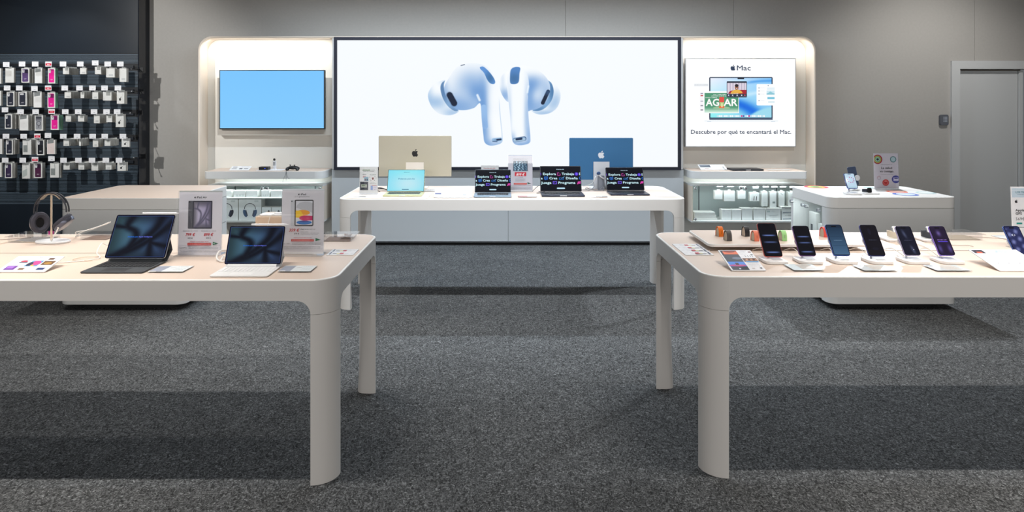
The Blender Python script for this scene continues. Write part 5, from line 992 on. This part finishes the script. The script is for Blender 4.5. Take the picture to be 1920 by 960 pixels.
def bars_violet(f):
    f.grid(6, 18, 94, 198, 14, 26, lambda X, Y: (lambda q, p: np.stack([.14 + .30 * q + .2 * p, .09 + .28 * q + .2 * p, .20 + .44 * q + .35 * p], -1))(np.exp(-((X - 46) / (3 + (Y - 30) / 9 * 0 + 9)) ** 2 - ((Y - 52) / 18) ** 2), np.exp(-((np.abs(X - 50) - 30) / 11) ** 2 - ((Y - 160) / 26) ** 2)))
    f.small(22, 96, 84, 6, C(190, 150, 250), 3); f.rect(22, 108, 84, 114, C(96, 74, 220))
def bars_face(f): f.grid(6, 18, 94, 198, 14, 26, lambda X, Y: (lambda q: np.stack([.16 + .35 * q, .18 + .36 * q, .36 + .40 * q], -1))(np.clip(np.sin(X / 11 + Y / 19) * np.cos(Y / 15 - X / 25), 0, 1))); f.ell(40, 62, 12, 7, C(200, 204, 230)); f.ell(42, 62, 5, 6, C(20, 22, 50))
ST = mat('stand_white_plastic', C(240, 239, 238), .35)
def phone_on_stand(i, lab, slab_, xc, ytop, ybot, ec, art, w=.074, bg_=(9, 11, 18), yb=2.907, pid=None, zt=.80, tw=.098, lean=36, ls=.17):
    z0 = zt + .0004
    s_ = thing('phone_stand', slab_, 'phone stand', (xc, yb, z0), group='charging stands on the right table' if pid is None else None)
    b = MB(); b.slab((0, tw * .52, 0), tw, tw * 1.04, .013, (.012, .012, .012, .03), ST, .003, 8); b.build('stand_base', s_)
    Yp = yb + .052; h0 = EYE - (ybot - VY) * Yp / F - z0; tl = R(lean); Yt = Yp + ls * math.sin(tl) * .9
    L_ = (EYE - (ytop - VY) * Yt / F - z0 - h0) / math.cos(tl)
    cy, cz = Yp - yb + L_ * .5 * math.sin(tl) + .012, h0 + L_ * .5 * math.cos(tl) - .006
    b = MB(); b.tube(smooth_path([(-.012, .078, .012), (-.012, .080, .030), (-.012, .093, .046), (-.008, cy + .013, cz - .008)]), .0042, STEEL, 10); b.cyl((-.008, cy + .008, cz - .006), (-.008, cy + .0015, cz - .0005), .022, ST, n=20); b.build('stand_arm', s_)
    MB().box((.012, tw * .56, .0134), (.044, tw * .5, .0006), mat('stand_inlay', C(186, 190, 194), .4)).build('stand_inlay', s_)
    p_ = thing('phone', lab, 'phone', (xc + .004, Yp, z0 + h0))
    b = MB(); b.M = Matrix.Rotation(R(90) - tl, 4, 'X'); b.slab((0, L_ / 2, -.0082), w, L_, .0082, .0115, ec, .0024, 7); b.build('phone_frame', p_)
    f = Flat(w - .0035, L_ - .0035, (0, 0, 100, 205), .00004); ph_rows(f, bg_, art); f.build('phone_screen', SCREENDIM, p_, (0, -.0003 + .0017 * math.sin(tl), .0003 + .0017 * math.cos(tl)), (-tl, 0, 0)); return p_
EC = [mat('orange_violet_edge', C(206, 104, 96), .35, .3), mat('plum_edge', C(112, 78, 134), .35, .4), mat('blue_edge', C(74, 104, 178), .35, .5), mat('dark_blue_edge', C(66, 70, 128), .35, .5), mat('lilac_edge', C(176, 168, 206), .3, .5), mat('violet_edge', C(138, 110, 208), .3, .4), mat('steel_blue_edge', C(70, 96, 170), .3, .5)]
PH = [('largest phone, with an orange case and dark screen, leftmost in the row', 1.173, 418.5, 481.5, bars_reflected, .082, (8, 9, 16)), ('phone with a plum case and ceiling-light reflections painted on its dark screen', 1.322, 422.5, 479.8, bars_reflected, .074, (8, 9, 16)), ('phone with a blue-grey screen, third in the row', 1.470, 420.5, 479.5, bars_blue, .075, (26, 44, 66)), ('phone with a plain black screen and dark blue edges', 1.623, 421, 480, bars_black, .075, (14, 12, 20)), ('phone with a navy screen and pale lilac edges', 1.777, 423, 478.8, bars_navy, .072, (16, 18, 34)), ('phone with a purple screen and a bright violet line across it', 1.927, 423, 478.8, bars_violet, .072, (38, 26, 52)), ('phone with a blue picture, cut off by the right edge of the view', 2.262, 423, 481.5, bars_face, .074, (40, 44, 90))]
SL = ['under the leftmost phone', 'under the phone with the plum case', 'under the phone with the blue-grey screen', 'under the plain black phone', 'under the lilac-edged phone', 'under the purple-screen phone', 'at the right edge of the view']
for i, (l_, xc, yt_, yb_, art, w_, bg_) in enumerate(PH): phone_on_stand(i, l_, 'white square charging stand ' + SL[i], xc, yt_, yb_, EC[i], art, w_, bg_)
for i, (px, l_) in enumerate(((1432, 'behind the leftmost phone'), (1492, 'behind the phone with the plum case'), (1560, 'left of the blue-grey phone'), (1613, 'behind the plain black phone'), (1676, 'behind the lilac-edged phone'), (1742, 'behind the purple-screen phone'))):
    x_, y_ = T(px, 471); x2 = (1.173, 1.322, 1.470, 1.623, 1.777, 1.927)[i] - x_ - .01
    coil('thin cable looping from the table slot ' + l_, (x_, y_, HT), [(-.05, .01, .002), (-.02, .0, .014), (x2 * .4, -.05, .016), (x2, -.17, .0155)], .0016, mat('cable_cream', C(206, 196, 184), .5), grp='cables of the charging stands')

# raised platform with watch bands
pf = thing('display_platform', 'thin raised wooden platform carrying coloured watch bands on the right table', 'platform', (1.338, 3.37, HT)); b = MB(); b.slab((0, 0, 0), .66, .26, .0155, .02, mat('platform_base', C(120, 92, 76), .6)); b.build('platform_base', pf)
b = MB(); b.slab((0, 0, .016), .746, .365, .0135, .03, RIM, .003, 10); b.build('platform_board', pf); b = MB(); b.slab((0, 0, .0294), .732, .351, .0008, .024, TOPM, 0, 10); b.build('platform_top', pf)
def band(lab, px, pyb_, c_, rz=-82, z=.8306, s=1.0, filler=(214, 200, 180)):
    d = D_(pyb_, z); t_ = thing('watch_band', lab, 'watch band', (X_(px, d), d + .012, z + .0004), R(rz)); h = .047 * s; hw = .019 * s; bw = .0120 * s
    m_ = mat('band_%d_%d_%d' % c_, C(*c_), .5); A = [(hw * math.cos(R(a)), 0, .012 * s + (h - .012 * s) * math.sin(R(a))) for a in range(0, 181, 12)]; A = [(hw, 0, 0)] + A + [(-hw, 0, 0)]
    b = MB(); b.tube(A, 0, m_, prof=[(-bw, -.0013), (bw, -.0013), (bw, .0013), (-bw, .0013)]); bb = b.build('strap', t_)
    b = MB(); hh = h - .005; pr = [(hw * .86 * math.cos(R(a)), .012 * s + (hh - .012 * s) * math.sin(R(a))) for a in range(0, 181, 15)]; pr = [(hw * .86, 0)] + pr + [(-hw * .86, 0)]
    b.loft([[(x, -bw * .86, zz) for x, zz in pr], [(x, bw * .86, zz) for x, zz in pr]], mat('band_insert', C(*filler), .6)); b.build('insert', t_)
    b = MB(); [b.cyl((hw + .0012, 0, .016 * s + .005 * q), (hw + .0019, 0, .016 * s + .005 * q), .0011, BLACK, n=8) for q in range(3)]; b.build('strap_holes', bb); return t_
ORG = (238, 120, 20)
band('orange watch band loop, leftmost on the platform', 1350.5, 443.5, ORG); band('dark grey watch band loop just right of the orange one', 1366, 451.5, (84, 80, 78)); band('black watch band loop in the back row of the platform', 1399.5, 443.2, (40, 40, 44))
band('coral watch band loop left of the orange-cased phone', 1417, 452, (238, 132, 102)); band('pale green watch band loop right of the orange-cased phone', 1469, 451.5, (168, 226, 148)); band('beige watch band loop half hidden behind the phone with the plum case', 1499, 443.5, (150, 140, 122)); band('red watch band loop left of the blue-grey phone', 1547, 444.5, (240, 84, 72)); band('pale blue watch band loop hidden behind the blue-grey phone', 1566, 450, (190, 214, 220))

# watches on white stands behind the phones
for lab, px0, px1, pyf, bc, wl, wx in (('white square stand under the cream watch, behind the phones', 1675, 1714, 454, (222, 212, 192), 'cream watch with a white face lying on its white stand', 1678), ('white square stand under the dark watch, behind the phones', 1732, 1782, 454.2, (50, 56, 66), 'dark-banded watch with a white face lying on its white stand', 1742)):
    d = D_(pyf); w = .125; x1 = X_(px1, d); s_ = thing('watch_stand', lab, 'watch stand', (x1 - w / 2, d, HT)); b = MB(); b.slab((0, w * .42, 0), w, w * .84, .011, .012, ST, .003, 8); b.build('stand_base', s_)
    wt = thing('wrist_watch', wl, 'watch', (X_(wx, d + .05), d + .055, HT + .0112)); m_ = mat('band_%d_%d_%d' % bc, C(*bc), .5); n = 32
    b = MB(); ring = [(.034 * math.cos(2 * math.pi * k / n), .026 * math.sin(2 * math.pi * k / n), 0.0190 + .003 * math.cos(4 * math.pi * k / n)) for k in range(n + 1)]; b.tube(ring, 0, m_, prof=[(-.0013, -.0155), (.0013, -.0155), (.0013, .0155), (-.0013, .0155)]); b.build('strap', wt)
    b = MB(); b.M = Matrix.Translation((-.002, -.008, .038)) @ Matrix.Rotation(R(62), 4, 'X'); b.slab((0, 0, 0), .034, .040, .010, .010, ALU, .003, 6); b.build('watch_case', wt)
    b = MB(); b.M = Matrix.Translation((-.002, -.008, .038)) @ Matrix.Rotation(R(62), 4, 'X'); b.slab((0, 0, .0101), .029, .035, .0006, .008, mat('watch_face_white', C(236, 238, 240), .3)); b.build('watch_face', wt)
x_, y_ = T(1712, 462); coil('thin cable running from the dark watch stand to the table slot', (x_ - .02, y_, HT), [(-.02, .08, .005), (.03, .07, .006), (.06, .02, .004), (.055, -.06, .003)], .0016, mat('cable_cream', C(206, 196, 184), .5))
x_, y_ = T(1850, 452); coil('long thin cable curving across the right table towards the right edge', (x_, y_, HT), [(-.02, .10, .003), (.1, .05, .003), (.2, -.02, .003), (.28, -.06, .003), (.31, -.10, .003)], .0013, mat('cable_taupe', C(150, 134, 120), .5))
x_, y_ = T(1800, 462); coil('thin cable curling near the right tray', (x_, y_, HT), [(-.08, .03, .003), (0, .0, .004), (.04, .0, .004), (.05, -.02, .003)], .0013, mat('cable_taupe', C(150, 134, 120), .5))
card('pale grey leaflet at the back of the right table near the right edge', 1884, 1925, 449, .10, lambda f: (f.rect(0, 0, 100, 60, C(206, 212, 214)), f.rect(4, 4, 90, 14, C(160, 176, 186))), clear=False)

# ================================================================ things on the right-hand counter
zc = .8156; D2 = lambda py: F * (EYE - zc) / (py - VY)
def disc(lab, px, py, rx, cols, name='floor_sticker', ry=None):
    d = D2(py); r_ = rx * d / F; f = Flat(2 * r_, 2 * r_, (-1, -1, 1, 1), .00012); [f.ell(0, 0, q, q, C(*c_), 36) for q, c_ in cols]
    t_ = tag(f.build(name, INK, None, (X_(px, d), d - r_, zc + .0004), (-R(90), 0, 0)), lab, 'sticker', 'round stickers on the right-hand counter'); return t_
disc('round sticker of rainbow rings at the back left of the right-hand counter', 1530.5, 350.6, 21, ((1, (222, 50, 84)), (.72, (232, 214, 90)), (.5, (120, 190, 120)), (.26, (40, 110, 100))), 'round_sticker')
disc('round orange sticker below the health poster', 1681, 359.4, 18.5, ((1, (240, 122, 92)), (.7, (244, 190, 170))), 'round_sticker'); disc('round blue sticker in front of the orange one', 1698, 364.4, 22, ((1, (60, 96, 190)), (.72, (206, 222, 244))), 'round_sticker')
disc('round teal sticker at the right of the right-hand counter', 1736, 361.4, 17, ((1, (180, 206, 206)), (.7, (226, 232, 232))), 'round_sticker'); disc('pale blue round sticker behind the small watch', 1628, 351.6, 9, ((1, (170, 216, 222)),), 'round_sticker')
def bars_day(f): f.rrect(4, 4, 96, 201, 10, C(200, 226, 246)); f.rrect(34, 9, 66, 17, 4, C(40, 60, 110)); [f.ell(50 + 30 * math.cos(R(a)), 90 + 36 * math.sin(R(a)), 5, 6, C(190, 60, 140) if a < 200 else C(90, 70, 180)) for a in range(-100, 210, 40)]; f.small(30, 34, 70, 3, C(120, 150, 190), 2); f.rect(10, 180, 90, 190, C(180, 220, 240))
phone_on_stand(9, 'pale blue phone with a ring of dots on its screen, on the right-hand counter', 'white stand under the pale blue phone on the right-hand counter', X_(1596, 5.10), 324.5, 353.5, mat('blue_edge', C(74, 104, 178), .35, .5), bars_day, .082, (200, 226, 246), 5.03, 'x', zc, .10, 30, .15)
t_ = thing('charging_case', 'dark blue upright device with a round white charger, behind the pale blue phone', 'charger', (X_(1601, 5.34), 5.34, zc + .0004)); b = MB(); b.M = Matrix.Translation((0, .01, .03)) @ Matrix.Rotation(R(-7), 4, 'Y') @ Matrix.Rotation(R(82), 4, 'X'); b.slab((.01, .075, 0), .068, .15, .009, .012, mat('case_navy', C(64, 78, 104), .45), .003); b.build('back_plate', t_)
b = MB(); b.cyl((.022, -.002, .095), (.024, -.010, .096), .022, PAPER, n=24); b.build('charging_disc', t_); b = MB(); b.cyl((.012, .012, 0), (.012, .012, .05), .006, STEEL, n=10); b.slab((.012, .012, 0), .07, .05, .004, .006, ST); b.build('stand_foot', t_)
ws_ = thing('watch_stand', 'thin white stand under the small black watch on the right-hand counter', 'watch stand', (X_(1632, 5.10), 5.12, zc + .0002)); b = MB(); b.slab((0, .0, 0), .118, .09, .008, .008, ST, .002); b.build('stand_base', ws_)
w_ = thing('wrist_watch', 'small black watch on the thin white stand on the right-hand counter', 'watch', (X_(1627, 5.12), 5.13, zc + .0088)); b = MB(); b.M = Matrix.Translation((.008, -.018, .018)) @ Matrix.Rotation(R(80), 4, 'X'); b.slab((0, 0, -.005), .033, .036, .011, .009, BLACK, .003); b.build('watch_case', w_)
b = MB(); ring = [(.030 * math.cos(2 * math.pi * k / 28) - .006, .016 * math.sin(2 * math.pi * k / 28), .014) for k in range(29)]; b.tube(ring, 0, DKMETAL, prof=[(-.0013, -.010), (.0013, -.010), (.0013, .010), (-.0013, .010)]); b.build('strap', w_)

# ================================================================ things on the wall shelves
zs = .8003
t_ = thing('streaming_box', 'small black streaming box with a blue light on the left shelf', 'media box', (X_(495, 7.12), 7.14, zs + .0044)); b = MB(); b.slab((0, 0, 0), .10, .10, .032, .018, BLACK, .004); b.build('box_body', t_); b = MB(); b.cyl((.02, -.0502, .016), (.02, -.0512, .016), .004, mat('blue_led', C(30, 60, 255), .4, emit=C(40, 80, 255), estr=2), n=10); b.build('status_light', t_)
MBp = tag(MB().slab((0, 0, 0), .27, .16, .004, .01, PAPER, .001).build('display_plate', None, (X_(508, 7.14), 7.14, zs)), 'thin white plate under the black streaming box on the left shelf', 'plate')
t_ = thing('remote_stand', 'white stand holding a small black remote upright on the left shelf', 'remote stand', (X_(514, 7.16), 7.17, zs + .0044)); b = MB(); b.box((0, .006, .045), (.034, .008, .09), PAPER); b.box((0, .0, .003), (.05, .04, .006), PAPER); b.build('stand_plate', t_)
b = MB(); b.box((0, -.002, .058), (.024, .007, .062), PAPER); b.ball((0, -.004, .104), .013, BLACK, 1, .6, 1); [b.cyl((sx * .006, -.0058, .046 + .013 * q), (sx * .006, -.0070, .046 + .013 * q), .0045, BLACK, n=10) for sx in (-1, 1) for q in range(3)]; b.build('remote', t_)
gp = thing('game_controller', 'black game controller lying on the left shelf', 'game controller', (X_(549, 7.09), 7.10, zs)); b = MB(); b.M = Matrix.Translation((0, 0, .030)) @ Matrix.Rotation(R(18), 4, 'X')
b.ball((0, 0, 0), 1, BLACK, .058, .030, .018); b.ball((-.052, -.020, -.006), 1, BLACK, .020, .036, .017); b.ball((.052, -.020, -.006), 1, BLACK, .020, .036, .017); b.build('controller_body', gp)
for sx, sy in ((-.030, .0), (.018, -.014)): b = MB(); b.M = Matrix.Translation((sx, sy, .046)); b.cyl((0, 0, 0), (0, 0, .010), .005, BLACK); b.cyl((0, 0, .010), (0, 0, .014), .009, DKMETAL); b.build('thumbstick', gp)
for k_, dx in enumerate((-.03, 0, .03)): coil(('left', 'middle', 'right')[k_] + ' one of three thin dark cords hanging from the shelf below the game controller', (X_(537, 6.99), 6.985, .80), [(0, .06, .006), (0, .005, .005), (dx * .2, -.004, -.03), (dx * .8, -.004, -.07), (dx * 1.2, -.003, -.11 + .02 * k_)], .0011, CABLED, 'security_cable')
t_ = thing('closed_laptop', 'dark closed laptop lying on the shelf under the glowing sign', 'laptop', (X_(1402, 7.06), 7.06, zs)); b = MB(); b.slab((0, .08, .002), .325, .20, .008, .012, MIDN, .003); b.build('base', t_); b = MB(); b.slab((0, .08, .0105), .325, .20, .006, .012, DKMETAL, .002); b.build('lid', t_); MB().box((.0, -.0202, .0098), (.05, .0012, .004), PAPER).build('lid_notch', t_)
coil('looped thin cable beside the closed laptop on the shelf', (2.325, 7.15, zs), [(.035, .02, .006), (.02, .06, .02), (-.002, .04, .03), (-.006, .0, .02), (.0, -.03, .008), (.03, -.02, .006)], .0022, mat('cable_grey', C(120, 122, 128), .4))

# ================================================================ stock inside the glass cabinets
def carton(lab, pxa, pxb, pya, pyb, z, yf, dep, art=None, grp=None, box=(0, 0, 100, 100), cat='package', name='retail_box'):
    w = (pxb - pxa) * yf / F; h = (pyb - pya) * yf / F; t_ = thing(name, lab, cat, (X_((pxa + pxb) / 2, yf), yf + dep / 2, z), group=grp)
    b = MB(); b.slab((0, 0, 0), w, dep, h, .003, CARD, .0012, 3); b.build('carton', t_)
    if art: f = Flat(w - .004, h - .004, box, .00015); art(f); f.build('front_print', INK, t_, (0, -dep / 2 - .0004, .002))
    return t_
def art_hp(cc):
    def a(f):
        f.rect(0, 0, 100, 100, C(236, 238, 238)); pts = [(50 + 26 * math.cos(R(q)), 44 - 26 * math.sin(R(q))) for q in range(-6, 187, 8)]; pin = [(50 + 23 * math.cos(R(q)), 44 - 23 * math.sin(R(q))) for q in range(186, -7, -8)]
        for i in range(len(pts) - 1): f.poly([pts[i], pts[i + 1], pin[len(pin) - 2 - i], pin[len(pin) - 1 - i]], C(50, 54, 66), i == 0)
        for s_ in (-1, 1): x = 50 + s_ * 23; f.poly([(x - s_ * 1 + 8 * math.cos(R(q)) * math.cos(R(18)) - s_ * 19 * math.sin(R(q)) * math.sin(R(18)), 67 + s_ * 8 * math.cos(R(q)) * math.sin(R(18)) + 19 * math.sin(R(q)) * math.cos(R(18))) for q in range(360, 0, -15)], C(*cc)); f.line(x - s_ * 4, 52, x - s_ * 11, 80, 6, C(70, 76, 94))
        f.rect(70, 4, 88, 12, C(206, 212, 212)) if cc[0] < 80 else None
    return a
zl = .263 + .0145; zm = .263 + .245 + .0065
carton('white box picturing black headphones, partly hidden by the left counter', 402, 446.5, 375, 414.6, zl, 7.12, .12, art_hp((52, 54, 64)), cat='package'); carton('white box picturing blue headphones, in the left glass cabinet', 447.5, 490, 375, 414.6, zl, 7.12, .12, art_hp((76, 98, 132)))
def art_tvb(f): f.rect(0, 0, 100, 100, C(236, 238, 238)); f.ell(76, 40, 14, 18, C(50, 52, 58)); f.rect(64, 62, 88, 100, C(24, 26, 30)); f.ell(26, 92, 22, 12, C(30, 32, 36))
carton('low white box with a black puck picture, left one in the left glass cabinet', 490.8, 508.2, 390, 414.6, zl, 7.12, .10, art_tvb); carton('low white box with a black puck picture, right one in the left glass cabinet', 509, 527, 390, 414.6, zl, 7.12, .10, art_tvb); carton('low white box with a black puck picture, behind the colourful poster', 528, 546, 390, 414.6, zl, 7.12, .10, art_tvb)
def art_pl(s):
    def a(f): f.rect(0, 0, 100, 100, C(238, 240, 240)); [f.rect(20 + 26 * q, 60, 38 + 26 * q, 84, C(206, 212, 212)) for q in range(3)] if s else f.small(30, 70, 70, 6, C(200, 204, 204), 3)
    return a
for i, (a_, b_2, t0, l_) in enumerate(((404, 434, 355, 'farthest left on the upper shelf of the left glass cabinet'), (438, 460, 355.5, 'left of the pair on the upper shelf of the left glass cabinet'), (461, 483, 355.5, 'right of the pair on the upper shelf of the left glass cabinet'), (489.5, 505.5, 355, 'small one on the upper shelf of the left glass cabinet'), (507.5, 530, 355.5, 'beside the colourful poster on the upper shelf'))):
    carton('plain white box, ' + l_, a_, b_2, t0, 368.4, zm, 7.14, .10, art_pl(i % 2), 'white boxes on the upper cabinet shelf')
# right cabinet: hanging packs
HG = [(1349, 1340.5, 1355, 357.5, 373.8, 'p', 'first'), (1368.5, 1357.5, 1378, 358, 377.5, 'p', 'second'), (1391.5, 1383.5, 1398, 358, 373, 'p', 'third'), (1413.5, 1406.5, 1423.5, 361, 377.5, 'c', 'fourth, showing two black cables'), (1432.5, 1428, 1439.5, 359, 387, 'p', 'fifth'), (1450.5, 1443.5, 1456, 359, 389.5, 'm', 'sixth, with a small grey mark'), (1466.5, 1460, 1471.5, 359, 387, 'l', 'seventh'), (1484.5, 1478, 1490, 360, 387, 'p', 'eighth')]
for i, (tx, a_, b_2, t0, t1_, kd, o_) in enumerate(HG):
    yf = 7.17; w = (b_2 - a_) * yf / F; h = (t1_ - t0) * yf / F; cx = X_((a_ + b_2) / 2, yf); zt = Z_(t0, yf)
    t_ = thing('hanging_pack', f'white hanging pack in the right glass cabinet, {o_}' + ('' if ',' in o_ else ' from the left'), 'package', (cx, yf + .03, zt)); b = MB(); b.slab((0, 0, -h), w, .06, h, .004, CARD, .0015, 3); b.box((0, -.02, .007), (min(w * .4, .03), .002, .016), CARD); b.build('carton', t_)
    f = Flat(w - .004, h - .004, (0, 0, 100, 100)); f.rect(0, 0, 100, 100, C(238, 240, 240))
    if kd == 'c': [f.line(x_, 42, x_ - 4, 92, 8, C(24, 24, 28)) for x_ in (44, 72)]
    elif kd == 'm': f.rect(40, 62, 80, 74, C(150, 160, 160))
    elif kd == 'l': f.line(30, 12, 76, 24, 4, C(160, 166, 166))
    else: f.small(24, 72, 76, 4, C(206, 210, 210), i)
    f.build('front_print', INK, t_, (0, -.0306, -h + .002))
    hk = thing('display_hook', f'wire hook with blank white tag in the right glass cabinet, {o_.split(",")[0]} from the left', 'hook', (cx, UB - .011, zt + .017)); b = MB(); b.tube([(0, -.0005, 0), (0, -(UB - .011 - 7.15), 0), (0, -(UB - .011 - 7.14), .028)], .0014, STEEL, 6); b.build('wire', hk)
    MB().box((0, -(UB - .011 - 7.14) - .002, .040), (.062, .0015, .026), PAPER).build('price_tag', hk)
BT = [(1354, 1371.5, 393.5, 'stands beside the stack of flat boxes', 0), (1372.5, 1390, 393.5, 'second on the cabinet floor', 0), (1391.2, 1411, 391, 'third on the cabinet floor', 0), (1413, 1435, 391, 'fourth on the cabinet floor', 0), (1436.2, 1464, 391, 'widest, picturing a pen', 1), (1465.5, 1486, 388, 'last, picturing two pens', 2)]
for a_, b_2, t0, l_, k_ in BT:
    def art(f, k=k_):
        f.rect(0, 0, 100, 100, C(238, 240, 240))
        if k == 0: f.frame(30, 40, 74, 84, 1.5, C(222, 226, 226)); f.small(10, 8, 26, 4, C(150, 154, 156), 2)
        if k == 1: f.rect(6, 20, 26, 34, C(180, 196, 196)); f.small(38, 22, 64, 3, C(130, 136, 138), 3); f.line(22, 62, 84, 56, 5, C(190, 198, 200))
        if k == 2: f.line(10, 44, 100, 40, 8, C(160, 168, 176)); f.line(10, 92, 100, 90, 8, C(160, 168, 176)); f.small(30, 12, 90, 5, C(120, 126, 130), 4); f.small(30, 64, 90, 5, C(120, 126, 130), 5); f.rect(0, 50, 100, 52, C(190, 196, 198))
    carton('white box in the right glass cabinet, ' + l_, a_, b_2, t0, 413.3, zl, 7.13, .10, art, 'white boxes on the right cabinet floor')
for k_ in range(3): carton('flat white box in the right glass cabinet, ' + ('bottom of the stack', 'middle of the stack', 'top of the stack')[k_], 1302, 1345 - 2 * k_, 408.4 - 5 * k_, 413.2 - 5 * k_, zl + .0276 * k_, 7.13, .14, None, 'stack of flat boxes')
